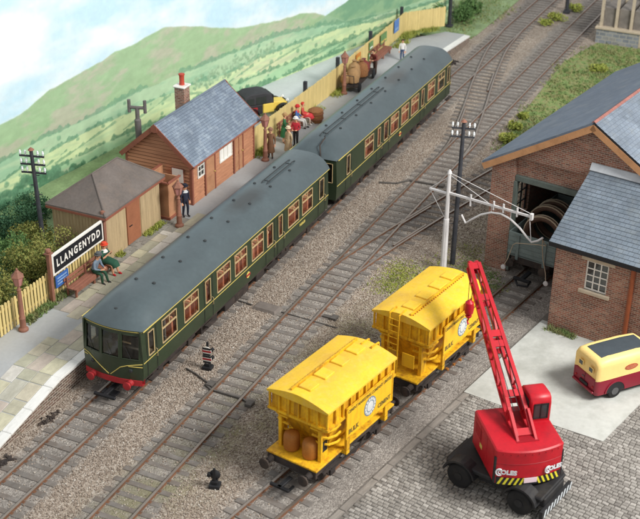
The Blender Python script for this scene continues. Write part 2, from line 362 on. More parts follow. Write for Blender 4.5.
def M_gravel():
    m, t, b = base_mat('gravel')
    tc = t.new('ShaderNodeTexCoord'); v = tc.outputs['Object']; sp = t.new('ShaderNodeSeparateXYZ'); t.link(v, sp.inputs[0])
    vo = t.new('ShaderNodeTexVoronoi'); vo.inputs['Scale'].default_value = 17.0; t.link(v, vo.inputs['Vector'])
    sv = t.new('ShaderNodeSeparateColor'); t.link(vo.outputs['Color'], sv.inputs[0])
    warm = t.ramp(sv.outputs[0], [(0.0, lin((126, 113, 102))), (0.3, lin((148, 134, 121))), (0.55, lin((161, 148, 135))), (0.8, lin((174, 162, 149))), (1.0, lin((196, 188, 177)))])
    grey = t.ramp(sv.outputs[0], [(0.0, lin((120, 116, 111))), (0.4, lin((138, 133, 128))), (0.8, lin((152, 147, 141))), (1.0, lin((170, 164, 157)))])
    wob = t.math('MULTIPLY', t.math('SUBTRACT', t.noise(v, 0.8, 5), 0.5), 1.3)
    def band(dist, half):
        d = t.math('ADD', t.math('ABSOLUTE', dist), wob)
        return t.ramp(d, [(half*0.5-0.1, 1.0), (half*0.5+0.14, 0.0)]) if False else t.math('SUBTRACT', 1.0, t.math('MULTIPLY', t.math('SUBTRACT', d, half-0.15), 2.5, True), True)
    x, y = sp.outputs[0], sp.outputs[1]
    b1 = band(y, 1.15); b2 = band(t.math('ADD', y, 4.1), 1.2)
    q = t.math('ADD', t.math('MULTIPLY', t.math('SUBTRACT', x, 17.41), -0.1788), t.math('MULTIPLY', t.math('ADD', y, 9.96), -0.9839))
    b3 = t.math('MULTIPLY', t.math('SUBTRACT', q, 0.9), 1.2, True)
    bm_ = t.math('MAXIMUM', t.math('MAXIMUM', b1, b2), b3)
    bm_ = t.math('MULTIPLY', bm_, 0.85)
    out = t.mix(bm_, warm, grey)
    blot = t.noise(v, 0.35, 6, 0.6)
    out = t.mix(1.0, out, t.ramp(blot, [(0.3, 0.8), (0.7, 1.14)]), 'MULTIPLY')
    # mossy earth between the running line and the goods shed, and beyond the junction
    mq = t.math('SUBTRACT', 1.0, t.math('MULTIPLY', t.math('ABSOLUTE', t.math('ADD', q, 1.3)), 0.42), True)
    mask = t.math('MULTIPLY', t.ramp(t.noise(v, 0.6, 6, 0.65), [(0.40, 0.0), (0.62, 1.0)]), mq)
    out = t.mix(t.math('MULTIPLY', mask, 0.75), out, lin((126, 122, 88)))
    t.link(out, b.inputs['Base Color']); b.inputs['Roughness'].default_value = 0.95; b.inputs['Specular IOR Level'].default_value = 0.15
    bn = t.new('ShaderNodeBump'); bn.inputs['Strength'].default_value = 0.9; bn.inputs['Distance'].default_value = 0.03
    t.link(t.math('SUBTRACT', 1.0, vo.outputs['Distance']), bn.inputs['Height']); t.link(bn.outputs[0], b.inputs['Normal'])
M_gravel()
def exhaust_stain():
    m = MATS['coach_roof']; t = NT(m); b = t.n['Principled BSDF']; old = b.inputs['Base Color'].links[0].from_socket
    sp = t.new('ShaderNodeSeparateXYZ'); tc = t.new('ShaderNodeTexCoord'); t.link(tc.outputs['Object'], sp.inputs[0])
    dx = t.math('MULTIPLY', t.math('SUBTRACT', sp.outputs[0], 11.3), 0.75); dy = t.math('MULTIPLY', sp.outputs[1], 1.7)
    d = t.math('SQRT', t.math('ADD', t.math('MULTIPLY', dx, dx), t.math('MULTIPLY', dy, dy)))
    d = t.math('ADD', d, t.math('MULTIPLY', t.math('SUBTRACT', t.noise(tc.outputs['Object'], 2.0, 5), 0.5), 0.9))
    k = t.math('MULTIPLY', t.math('SUBTRACT', 1.45, d, True), 0.85)
    t.link(t.mix(k, old, lin((52, 54, 54))), b.inputs['Base Color'])
exhaust_stain()
# ------------------------------------------------------------------ the setting
gm = MB(); gm.add([(-70, -70, -0.13), (150, -70, -0.13), (150, 90, -0.13), (-70, 90, -0.13)], [(0, 1, 2, 3)])
g = gm.build('ground', 'gravel', kind='structure', smooth=0); g['label'] = 'brown and grey ballast ground of the railway yard'
RP = [(-0.085, -0.17), (-0.085, -0.145), (-0.03, -0.12), (-0.03, -0.055), (-0.05, -0.045), (-0.05, 0.0), (0.05, 0.0), (0.05, -0.045), (0.03, -0.055), (0.03, -0.12), (0.085, -0.145), (0.085, -0.17)]
HG = 0.68
sl = MB(); sl.box(-0.13, 0.13, -1, 1, -0.22, -0.092)
slm = sl.mesh('sleeper', 'sleeper', bevel=0.012, smooth=0)
ch = MB(); ch.box(-0.07, 0.07, -0.12, 0.12, -0.11, -0.085)
chm = ch.mesh('rail_chair', 'rail_side', smooth=0)
def offset_path(pts, d):
    out = []; k = len(pts)
    for i, p in enumerate(pts):
        t = pts[min(i+1, k-1)]-pts[max(i-1, 0)]; t.z = 0; t.normalize(); out.append(Vector(p)+Vector((-t.y, t.x, 0))*d)
    return out
def rail(pts, par, dz=0.0):
    mb = MB(); mb.sweep([Vector((p.x, p.y, dz)) for p in pts], RP, 0, 1)
    return mb.build('rail', ['rail_side', 'rail_top'], par, smooth=0)
def sleeper(par, x, y, rz, half=1.2, chairs=True):
    s = link('sleeper', slm, par, loc=(x, y, random.uniform(-0.02, 0.012)), rot=(0, 0, rz+random.uniform(-0.012, 0.012)), scale=(random.uniform(0.9, 1.08), half, 1))
    if chairs:
        for sgn in (-1, 1):
            link('rail_chair', chm, s, loc=(0, sgn*HG/half, 0), scale=(1, 1/half, 1))
def y1(x): return -0.3*((max(0, x-20)/43)**1.5)
def y2(x): return -4.06-0.55*((max(0, x-20)/43)**1.5)
BR = curve_pts([(12.6, -4.06), (13.8, -4.12), (16, -4.50), (19.7, -5.32), (23.8, -6.32), (28.6, -7.55), (33.5, -8.85)], 50)
XO = curve_pts([(28.6, -4.12), (31.5, -3.93), (34.2, -3.42), (38, -2.68), (42.3, -1.78), (47, -0.93), (50, -0.50), (54.5, -0.22)], 60)
def path_y(P, x):
    for a, b in zip(P, P[1:]):
        if a.x <= x <= b.x: return a.y+(b.y-a.y)*(x-a.x)/(b.x-a.x)
    return None
XS = [-10+i*1.5 for i in range(52)]
def running_line(yf, label, ext):
    t = thing('railway_track', label, 'track', (0, 0, 0), 0, 'tracks of the layout')
    pts = [Vector((x, yf(x), 0)) for x in XS]
    for s in (-1, 1): rail(offset_path(pts, s*HG), t)
    x = -9.8
    while x < 66:
        lo, hi = yf(x)-1.2, yf(x)+1.2
        e = ext(x)
        if e is not None: lo, hi = min(lo, e-1.2), max(hi, e+1.2)
        full = hi-lo > 2.41
        sleeper(t, x, (lo+hi)/2, 0, (hi-lo)/2, not full and x < 30); x += 0.66
    return t
t1 = running_line(y1, 'brown railed track along the platform, under the green railcars', lambda x: path_y(XO, x) if x > 41.2 else None)
def ext2(x):
    a = path_y(BR, x) if x < 23 else None; b = path_y(XO, x) if 28 < x <= 41.2 else None
    return a if a is not None else b
t2 = running_line(y2, 'middle track running the whole length between railcars and yellow hoppers', ext2)
def curved_line(P, label, x0, x1, sl0, sl1):
    t = thing('railway_track', label, 'track', (0, 0, 0), 0, 'tracks of the layout')
    for s in (-1, 1): rail(offset_path(P, s*HG), t, -0.006)
    x = sl0
    while x < sl1:
        y = path_y(P, x); yb = path_y(P, x+0.3) or y; rz = math.atan2(yb-y, 0.3); sleeper(t, x, y, rz); x += 0.66
    return t
br = curved_line(BR, 'branch rails curving from the middle track towards the brick shed', 13, 33, 23.2, 33)
xo = curved_line(XO, 'crossover rails linking the middle track to the platform track beyond the railcars', 28, 54, 60, 60)
for P, par, xa, xb, d in ((XO, xo, 33.5, 37, 0.53), (XO, xo, 40.5, 44.5, -0.53), (BR, br, 19.2, 22.4, 0.53), (BR, br, 17.0, 20.4, -0.53)):
    q = [p for p in offset_path(P, d) if xa <= p.x <= xb]
    if len(q) > 1:
        mb = MB(); mb.sweep([Vector((p.x, p.y, -0.004)) for p in q], RP, 0, 1); mb.build('check_rail', ['rail_side', 'rail_top'], par, smooth=0)
# goods siding: its own frame, shared with the brick shed (p along the siding, q to the right)
TH = R(-10.3); C0 = Vector((17.41, -9.96, 0)); A_ = Vector((math.cos(TH), math.sin(TH), 0)); Q_ = Vector((math.sin(TH), -math.cos(TH), 0))
def pq(p, q, z=0): return C0 + A_*p + Q_*q + Vector((0, 0, z))
t3 = thing('railway_track', 'goods siding under the yellow hoppers running into the brick shed', 'track', pq(0, 2.56), TH, 'tracks of the layout')
for s in (-1, 1): rail([Vector((x, s*HG, 0)) for x in (-28, -10, 13)], t3)
x = -27.8
while x < 12: sleeper(t3, x, 0, 0); x += 0.66
# platform ---------------------------------------------------------------
PZ = 0.9
pst = [(-7.2, -0.10), (-1.2, PZ), (44.0, PZ), (50.2, 0.45)]
def pz(x):
    for (a, za), (b, zb) in zip(pst, pst[1:]):
        if x <= b: return za+(zb-za)*(x-a)/(b-a)
    return pst[-1][1]
pm = MB()
for i, ((a, za), (b, zb)) in enumerate(zip(pst, pst[1:])):
    yb0, yb1 = 6.3, 6.3
    if i == 2: yb1 = 3.7
    yf = 1.86
    vs = [(a, yf, -0.3), (b, yf, -0.3), (b, yb1, -0.3), (a, yb0, -0.3), (a, yf, za-0.1), (b, yf, zb-0.1), (b, yb1, zb-0.1), (a, yb0, za-0.1)]
    pm.add(vs, [(0, 1, 5, 4), (2, 3, 7, 6)] + ([(3, 0, 4, 7)] if i == 0 else []) + ([(1, 2, 6, 5)] if i == 2 else []), 1)
    pm.add([vs[k] for k in (4, 5, 6, 7)], [(0, 1, 2, 3)], 0)
pf = pm.build('platform', ['yard_base', 'platform_brick'], kind='structure', smooth=0, recalc=False); pf['label'] = 'station platform with paving slabs and a white edge'
def sheet(name, poly, mat, parent=None, top=0.0, thick=0.08, kind=None, zf=None):
    mb = MB(); n = len(poly); zf = zf or (lambda x: 0)
    vs = [(x, y, zf(x)+top-thick) for x, y in poly]+[(x, y, zf(x)+top) for x, y in poly]
    mb.add(vs, [tuple(range(n, 2*n)), tuple(range(n))[::-1]]+[(i, (i+1) % n, n+(i+1) % n, n+i) for i in range(n)])
    return mb.build(name, mat, parent, smooth=0, kind=kind)
# surfacing: tarmac near the ramp, concrete apron from the hut to the far end
sheet('tarmac', [(-7.2, 2.2), (-1.2, 2.2), (-1.2, 6.3), (-7.2, 6.3)], 'tarmac', pf, -0.006, 0.1, zf=pz)
sheet('tarmac', [(-1.2, 2.2), (3.2, 2.2), (3.2, 6.3), (-1.2, 6.3)], 'tarmac', pf, -0.006, 0.1, zf=pz)
sheet('tarmac', [(3.2, 2.2), (13.6, 2.2), (13.6, 6.3), (3.2, 6.3)], 'sett', pf, -0.03, 0.1, zf=pz)
sheet('concrete_apron', [(13.6, 2.2), (44, 2.2), (44, 6.3), (13.6, 6.3)], 'tarmac', pf, -0.006, 0.1, zf=pz)
sheet('concrete_apron', [(44, 2.2), (50.2, 2.2), (50.2, 3.7), (44, 6.3)], 'tarmac', pf, -0.006, 0.1, zf=pz)
ub = MB(); ub.box(-0.5, 0.5, -0.5, 0.5, -0.10, 0.0); cop_m = ub.mesh('coping_stone', 'coping', bevel=0.02, smooth=0)
x = -7.2
while x < 49.9:
    L = min(1.35 if x < 6 else 2.0, 50.2-x)
    if x < -1.2 < x+L: L = -1.2-x+1e-6
    if x < 44 < x+L: L = 44-x+1e-6
    z0, z1 = pz(x), pz(x+L)
    link('coping_stone', cop_m, pf, loc=(x+L/2, 1.97, (z0+z1)/2+0.02), rot=(0, -math.atan2(z1-z0, L), 0), scale=((L-0.012)/math.cos(math.atan2(z1-z0, L)), 0.44, 1.2)); x += L
slab_m = ub.mesh('paving_slab', 'slab', bevel=0.015, smooth=0)
def slabs(ya, yb, xa, xb, lmin, lmax):
    x = xa
    while x < xb-0.2:
        L = random.uniform(lmin, lmax)
        if xb-(x+L) < 0.4: L = xb-x
        if x < -1.2 < x+L: L = -1.2-x if -1.2-x > 0.25 else L
        z0, z1 = pz(x), pz(x+L)
        link('paving_slab', slab_m, pf, loc=(x+L/2, (ya+yb)/2, (z0+z1)/2+0.012+random.uniform(0, .012)), rot=(0, -math.atan2(z1-z0, L), 0), scale=(L-0.03, yb-ya-0.03, 1)); x += L
slabs(2.2, 2.85, -7.1, 2.6, 0.7, 1.3); slabs(2.85, 3.5, -7.1, 2.9, 0.8, 1.4); slabs(3.5, 4.1, -7.1, 1.2, 0.7, 1.2)
slabs(3.1, 3.75, 3.0, 14.2, 0.8, 1.3); slabs(3.75, 4.4, 2.9, 14.4, 0.8, 1.3); slabs(4.4, 4.95, 3.2, 11.9, 0.7, 1.2)
sett_m = ub.mesh('sett', 'sett', bevel=0.015, smooth=0)
for r_ in range(3):
    x = 4.6+0.1*r_
    while x < 13.4:
        L = random.uniform(0.35, 0.6); link('sett', sett_m, pf, loc=(x+L/2, 5.05+0.22*r_, PZ+random.uniform(-.012, .012)), scale=(L-0.02, 0.2, 1)); x += L
# land behind the platform: bank falling to the foot of the backdrop, road beyond the long fence
BU = Vector((0.974035, -0.226397, 0)); B0 = Vector((31.63, 10.12, 0)); BN = Vector((0.226397, 0.974035, 0))
def board_y(x): return B0.y+(x-B0.x)*BU.y/BU.x
bk = MB(); nx, ny = 60, 10
for i in range(nx+1):
    X = -12+i*62/nx; Y0, Y1 = 6.3, board_y(X)+0.2
    if X > 44: Y0 = 6.3-2.6*(X-44)/6.2
    for j in range(ny+1):
        t = j/ny; Y = Y0+(Y1-Y0)*t; fall = max(0.0, min(1.0, (20-X)/10))
        z = 0.86-fall*0.95*t**0.9 + (0.12*math.sin(X*1.7+Y*2.3) if 0 < j and fall > 0 else 0)*fall
        bk.v.append((X, Y, z))
for i in range(nx):
    for j in range(ny):
        a = i*(ny+1)+j; bk.f.append((a, a+ny+1, a+ny+2, a+1)); bk.m.append(0)
o = bk.build('embankment', 'earth', kind='structure', recalc=False); o['label'] = 'earth bank behind the platform fence'
o = sheet('road', [(25, 5.5), (46, 6.35), (50, board_y(50)-0.02), (25, board_y(25)-0.02)], 'road_grey', None, 0.92, 0.05, 'structure'); o['label'] = 'pale grey road behind the yellow fence'
# the painted backdrop board: a real flat board with the hills painted on it
def vnoise(x, y, seed):
    rs = np.random.RandomState(seed); T = rs.rand(256, 256); xi = np.floor(x).astype(int); yi = np.floor(y).astype(int); fx = x-xi; fy = y-yi
    fx = fx*fx*(3-2*fx); fy = fy*fy*(3-2*fy); g = lambda a, b: T[a % 256, b % 256]
    return (g(xi, yi)*(1-fx)+g(xi+1, yi)*fx)*(1-fy)+(g(xi, yi+1)*(1-fx)+g(xi+1, yi+1)*fx)*fy
def fbm(x, y, seed, o=5):
    s, a, t = 0, 1, 0
    for k in range(o): s = s+a*vnoise(x*2**k, y*2**k, seed+k); t += a; a *= 0.55
    return s/t
def paint_board():
    NU, NV = 1080, 310; u = np.linspace(-30, 23.2, NU)[:, None]+np.zeros((1, NV)); z = np.linspace(-1.0, 13, NV)[None, :]+np.zeros((NU, 1))
    def pl(pts, jit=0.0, f=1.5, seed=1):
        a = np.array(pts); y = np.interp(u, a[:, 0], a[:, 1]); return y+jit*(fbm(u*f, u*0+0.5, seed)-0.5)
    ridge = pl([(-30, 3.9), (-21.8, 4.41), (-19.9, 4.63), (-18.6, 4.78), (-16.5, 5.55), (-14.7, 5.84), (-12.8, 6.14), (-11.7, 6.41), (-10.5, 6.47), (-9, 6.71), (-7.7, 6.89), (-6.1, 6.56), (-4, 5.99), (-1.7, 5.39), (-.3, 5.19), (2.6, 4.88), (4.7, 4.81), (6.3, 4.51), (7.4, 4.05), (9.6, 3.11), (24, 1.9)], 0.12)
    dark = pl([(5.6, 2.5), (6.6, 3.82), (7.7, 4.12), (9.6, 4.45), (10.4, 4.69), (13.7, 4.76), (21.5, 3.9), (24, 3.6)], 0.08, 2, 3)
    foot = pl([(-30, 1.2), (-21.5, 2.22), (-20.2, 2.61), (-17.5, 3.02), (-13.1, 3.31), (-10.8, 3.64), (-4.9, 3.81), (2.6, 3.96), (6.8, 3.49), (11.4, 2.75), (24, 2.4)], 0.25, 1, 5)
    h1 = pl([(-30, .8), (-21, 1.36), (-19, 1.8), (-16.9, 2.13), (-15, 2.37), (-10, 2.76), (-5.4, 2.81), (-2.7, 2.65), (.8, 2.95), (9, 2.82), (13.8, 2.3), (24, 1.9)], 0.22, 1, 6)
    h2 = pl([(-30, -.2), (-21, .54), (-18.5, .5), (-16.3, 1.17), (-12.1, 1.44), (-7.7, 1.31), (-5, 1.81), (-2.1, 1.76), (8, 1.82), (12.6, 1.72), (24, 1.5)], 0.2, 1, 7)
    h3 = pl([(-30, -1.4), (-22, -.71), (-17.5, .09), (-12.6, .55), (-6.9, .61), (-2.3, 1.15), (.8, .98), (8, 1.15), (24, 1.0)], 0.15, 1, 8)
    mix = lambda a, b, t: np.array(a, float)*(1-t[..., None])+np.array(b, float)*t[..., None]
    sm = lambda x, a, b: np.clip((x-a)/(b-a), 0, 1)
    cl = sm(fbm(u*0.16+3, z*0.33, 11), 0.36, 0.60)
    col = mix((202, 233, 248), (250, 252, 252), cl)
    n1 = fbm(u*0.45+z*0.3, z*1.3-u*0.25, 21); n2 = fbm(u*1.6, z*4-u*0.6, 25)
    hill = mix((160, 194, 150), (188, 184, 168), 0.75*sm(n1+0.35*(n2-.5), 0.44, 0.66)); hill = hill*(0.94+0.12*n2)[..., None]
    k = sm(ridge-z, -0.03, 0.05); col = col*(1-k[..., None])+hill*k[..., None]
    dk = mix((126, 170, 140), (148, 186, 150), sm(fbm(u*0.8, z*2-u*0.5, 31), 0.4, 0.6)); k = sm(dark-z, -0.03, 0.05)*(u > 5.7); col = col*(1-k[..., None])+dk*k[..., None]
    def zone(top, c0, c1, seed, fu=0.9, fz=2.2):
        nonlocal col
        k = sm(top-z, -0.02, 0.04); c = mix(c0, c1, sm(fbm(u*fu-z*0.8, z*fz, seed), 0.42, 0.58)); c = c*(0.95+0.1*n2)[..., None]; col = col*(1-k[..., None])+c*k[..., None]
    zone(foot, (180, 212, 176), (158, 200, 166), 41, 0.5); zone(h1, (212, 230, 180), (186, 214, 170), 43, 0.4); zone(h2, (166, 206, 166), (188, 214, 174), 45, 0.5); zone(h3, (200, 222, 174), (164, 202, 160), 47, 0.5)
    pk = 0.6*sm(fbm(u*0.35+9, z*1.4+4, 51), 0.60, 0.72)*sm(foot-z, 0, .2)*(z > 0.4); col = col*(1-0.6*pk[..., None])+np.array((202, 192, 172))*0.6*pk[..., None]
    us, zs = u[:, 0], z[0]; rs = np.random.RandomState(5)
    def blob(cu, cz, ru, rz, c, al=0.85):
        i0, i1 = np.searchsorted(us, (cu-ru*1.3, cu+ru*1.3)); j0, j1 = np.searchsorted(zs, (cz-rz*1.3, cz+rz*1.3))
        if i1 <= i0 or j1 <= j0: return
        uu, zz = u[i0:i1, j0:j1], z[i0:i1, j0:j1]
        d = ((uu-cu)/ru)**2+((zz-cz)/rz)**2 + 0.9*(fbm(uu*6, zz*6, 61, 2)-0.5)
        k = np.clip((1.0-d)/0.45, 0, 1)*al; lit = np.clip((zz-cz)/rz, -1, 1)*0.10+(vnoise(uu*14, zz*14, 71)-.5)*0.16
        col[i0:i1, j0:j1] = col[i0:i1, j0:j1]*(1-k[..., None])+(np.array(c, float)*(1+lit[..., None]))*k[..., None]
    def hedge(line, seed, col_lo, col_hi, wide=0.10, gaps=0.42, al=0.75):
        nonlocal col
        nb = fbm(u*1.1+seed, u*0+seed*0.37, seed, 4); lump = 0.35+1.1*np.clip(fbm(u*3.1, u*0+seed, seed+9, 3)-0.25, 0, 1)
        th = wide*lump*sm(nb, gaps-0.06, gaps+0.1); k = sm(th-np.abs(z-line-th*0.5), -0.01, 0.02)*al*(0.75+0.5*(fbm(u*7, z*7, seed+3, 2)-0.5)); far = sm(line, 0.3, 3.4)
        c = np.array(col_lo, float)*(1-far[..., None])+np.array(col_hi, float)*far[..., None]; c = c*(0.92+0.16*fbm(u*9, z*9, seed+5, 2))[..., None]
        k = (k*(z < ridge))[..., None]; col = col*(1-k)+c*k
    LO, HI = (72, 120, 92), (104, 156, 126)
    hedge(foot, 81, LO, HI, 0.24, 0.34, .8); hedge(h1, 83, LO, HI, 0.22, 0.38, .8); hedge(h2, 85, LO, HI, 0.22, 0.38, .85); hedge(h3, 87, LO, HI, 0.30, 0.36, .85)
    for q, (a0, z0_, sl_, l_) in enumerate(((-14, 1.9, .22, 2.6), (-9.5, 2.2, .25, 2.0), (-6, 2.3, -.2, 1.2), (-2.2, 2.1, .20, 2.2), (2.5, 2.3, .14, 2.4), (6.0, 1.5, .12, 2.6), (10.0, 1.6, .1, 2.4), (-17.5, 1.3, .3, 1.8), (-11.5, .9, .2, 1.8), (-4, 1.4, .18, 1.6))):
        ln = z0_+sl_*(u-a0); msk = np.abs(u-a0) < l_
        keep = col.copy(); hedge(np.where(msk, ln, -99), 100+7*q, LO, HI, 0.12, 0.36, 0.65)
    for k in range(90):  # single trees
        cu = rs.uniform(-20, 12); i = np.searchsorted(us, cu); cz = rs.uniform(0.2, max(0.4, foot[min(i, NU-1), 0]-.2)); s = rs.uniform(.5, 1.2); blob(cu, cz, .16*s, .14*s, np.array((104, 152, 120))+rs.uniform(-12, 16), .6)
    for k in range(170):  # the wood in the middle distance
        cu = rs.uniform(-5.5, 2.2); cz = 3.15+0.06*cu+rs.uniform(-.45, .4); blob(cu, cz, .13, .13, np.array((150, 184, 150))+rs.uniform(-18, 18), 0.7)
    for k in range(260):  # dark trees low on the left
        cu = rs.uniform(-26, -11.8); top = 1.25-0.17*abs(cu+18.0); cz = rs.uniform(-0.6, max(-.3, top)); blob(cu, cz, rs.uniform(.18, .5), rs.uniform(.16, .42), np.array((88, 132, 104))+rs.uniform(-20, 22), 0.8)
    hz = np.clip(0.02+0.02*z, 0, 0.12)[..., None]*(z < ridge+0.1)[..., None]; col = col*(1-hz)+np.array((226, 238, 236))*hz
    warm = np.where((z < ridge)[..., None] | ((z < dark) & (u > 5.7))[..., None], np.array((1.0, .99, .975)), 1.0); col = col*warm
    c = np.clip(col/255, 0, 1); c = np.where(c <= 0.04045, c/12.92, ((c+0.055)/1.055)**2.4)
    pts = np.empty((NU, NV, 3)); pts[..., 0] = B0.x+BU.x*u; pts[..., 1] = B0.y+BU.y*u; pts[..., 2] = z
    ii = np.arange(NU*NV).reshape(NU, NV); f = np.stack([ii[:-1, :-1], ii[1:, :-1], ii[1:, 1:], ii[:-1, 1:]], -1).reshape(-1, 4)
    me = bpy.data.meshes.new('backdrop'); me.vertices.add(NU*NV); me.vertices.foreach_set('co', pts.ravel())
    me.loops.add(f.size); me.loops.foreach_set('vertex_index', f.ravel()); me.polygons.add(len(f)); me.polygons.foreach_set('loop_start', np.arange(0, f.size, 4)); me.update()
    at = me.color_attributes.new('painting', 'FLOAT_COLOR', 'POINT'); at.data.foreach_set('color', np.concatenate([c, np.ones((NU, NV, 1))], -1).ravel().astype(np.float32))
    m, t, b = base_mat('painted_board'); a = t.new('ShaderNodeVertexColor'); a.layer_name = 'painting'
    nz = t.noise(t.new('ShaderNodeTexCoord').outputs['Object'], 3.0, 6, 0.6)
    t.link(t.mix(1.0, a.outputs[0], t.ramp(nz, [(0.3, 0.95), (0.7, 1.03)]), 'MULTIPLY'), b.inputs['Base Color'])
    b.inputs['Roughness'].default_value = 0.9; b.inputs['Specular IOR Level'].default_value = 0.1
    me.materials.append(m); return me
bdp = link('backdrop', paint_board(), kind='structure'); bdp['label'] = 'painted backdrop board of green hills, fields and pale sky'
bb = MB(); c0, c1 = B0+BU*-30+BN*0.03, B0+BU*23.2+BN*0.03
bb.add([c0+Vector((0, 0, -1)), c1+Vector((0, 0, -1)), c1+BN*.3+Vector((0, 0, -1)), c0+BN*.3+Vector((0, 0, -1)), c0+Vector((0, 0, 13)), c1+Vector((0, 0, 13)), c1+BN*.3+Vector((0, 0, 13)), c0+BN*.3+Vector((0, 0, 13))], [(0, 1, 2, 3), (4, 5, 6, 7), (0, 1, 5, 4), (1, 2, 6, 5), (2, 3, 7, 6), (3, 0, 4, 7)])
bb.build('backing_board', 'white_paint', bdp, smooth=0)
# yard right of the siding: setts and a concrete pad
def yard_sheet(name, poly, mat, z, label, par=None):
    mb = MB(); n = len(poly); P = [pq(p, q, z) for p, q in poly]; B = [pq(p, q, z-0.2) for p, q in poly]
    mb.add(P+B, [tuple(range(n)), tuple(range(n, 2*n))[::-1]]+[(i, (i+1) % n, n+(i+1) % n, n+i) for i in range(n)])
    o = mb.build(name, mat, par, smooth=0); 
    if par is None: o['kind'] = 'structure'; o['label'] = label
    return o
yd = yard_sheet('cobbled_yard', [(-30, 4.62), (-2.0, 4.62), (-2.0, 17), (-30, 17)], 'yard_base', -0.085, 'yard of worn grey cobbles in the foreground')
cb = MB(); p = -21.2; row = 0
PAD = [(-10.45, 4.70), (-3.3, 4.75), (-3.3, 10.9), (-6.9, 10.9), (-10.25, 10.7), (-10.4, 8.7)]
while p < -3.4:
    q = 5.0+(row % 2)*0.12+random.uniform(-.03, .03)
    while q < 15.5:
        L = random.uniform(0.21, 0.27)
        if not (p > -10.2 and q < 10.4):
            h = -0.035+random.uniform(-0.014, 0.012); d = 0.012; tilt = random.uniform(-.008, .008)
            a0, a1, b0, b1 = p+0.010, p+0.168, q+0.012, q+L-0.012; s = 0.022
            low = [pq(a0, b0, -.1), pq(a1, b0, -.1), pq(a1, b1, -.1), pq(a0, b1, -.1)]
            mid = [pq(a0, b0, h-.025), pq(a1, b0, h-.025), pq(a1, b1, h-.025), pq(a0, b1, h-.025)]
            top = [pq(a0+s, b0+s, h+tilt), pq(a1-s, b0+s, h+tilt), pq(a1-s, b1-s, h-tilt), pq(a0+s, b1-s, h-tilt)]
            cb.add(low+mid+top, [(8, 9, 10, 11)]+[(i, (i+1) % 4, 4+(i+1) % 4, 4+i) for i in range(4)]+[(4+i, 4+(i+1) % 4, 8+(i+1) % 4, 8+i) for i in range(4)])
        q += L
    p += 0.178; row += 1
def M_cobble():
    m, t, b = base_mat('cobbles'); tc = t.new('ShaderNodeTexCoord'); ge = t.new('ShaderNodeNewGeometry')
    c = t.ramp(ge.outputs['Random Per Island'], [(0.0, lin((126, 122, 117))), (0.4, lin((143, 139, 133))), (0.75, lin((154, 150, 144))), (1.0, lin((170, 166, 160)))])
    c = t.mix(1.0, c, t.ramp(t.noise(tc.outputs['Object'], 0.5, 6, 0.6), [(0.3, 0.82), (0.7, 1.12)]), 'MULTIPLY')
    c = t.mix(1.0, c, t.ramp(t.noise(tc.outputs['Object'], 14, 3), [(0.3, 0.88), (0.7, 1.08)]), 'MULTIPLY')
    t.link(c, b.inputs['Base Color']); b.inputs['Roughness'].default_value = 0.8; b.inputs['Specular IOR Level'].default_value = 0.3
M_cobble()
cbo = cb.build('cobbles', 'cobbles', yd, smooth=0, kind='stuff', recalc=False)
kb = MB(); kb.box(-0.5, 0.5, -0.5, 0.5, -0.2, 0.0); kbm = kb.mesh('kerb_stone', 'stone_kerb' if 'stone_kerb' in MATS else M('stone_kerb', (140, 134, 127), 0.85, 0.18, 2, rnd=0.12), bevel=0.02, smooth=0)
p = -21.5
while p < -10.6:
    L = random.uniform(0.8, 1.2); c = pq(p+L/2, 4.83, -0.035+random.uniform(-.01, .01)); link('kerb_stone', kbm, yd, loc=c, rot=(0, 0, TH), scale=(L-0.02, 0.26, 1)); p += L
yard_sheet('concrete_pad', PAD, 'concrete', -0.012, 'pale concrete pad between the crane and the brick office')
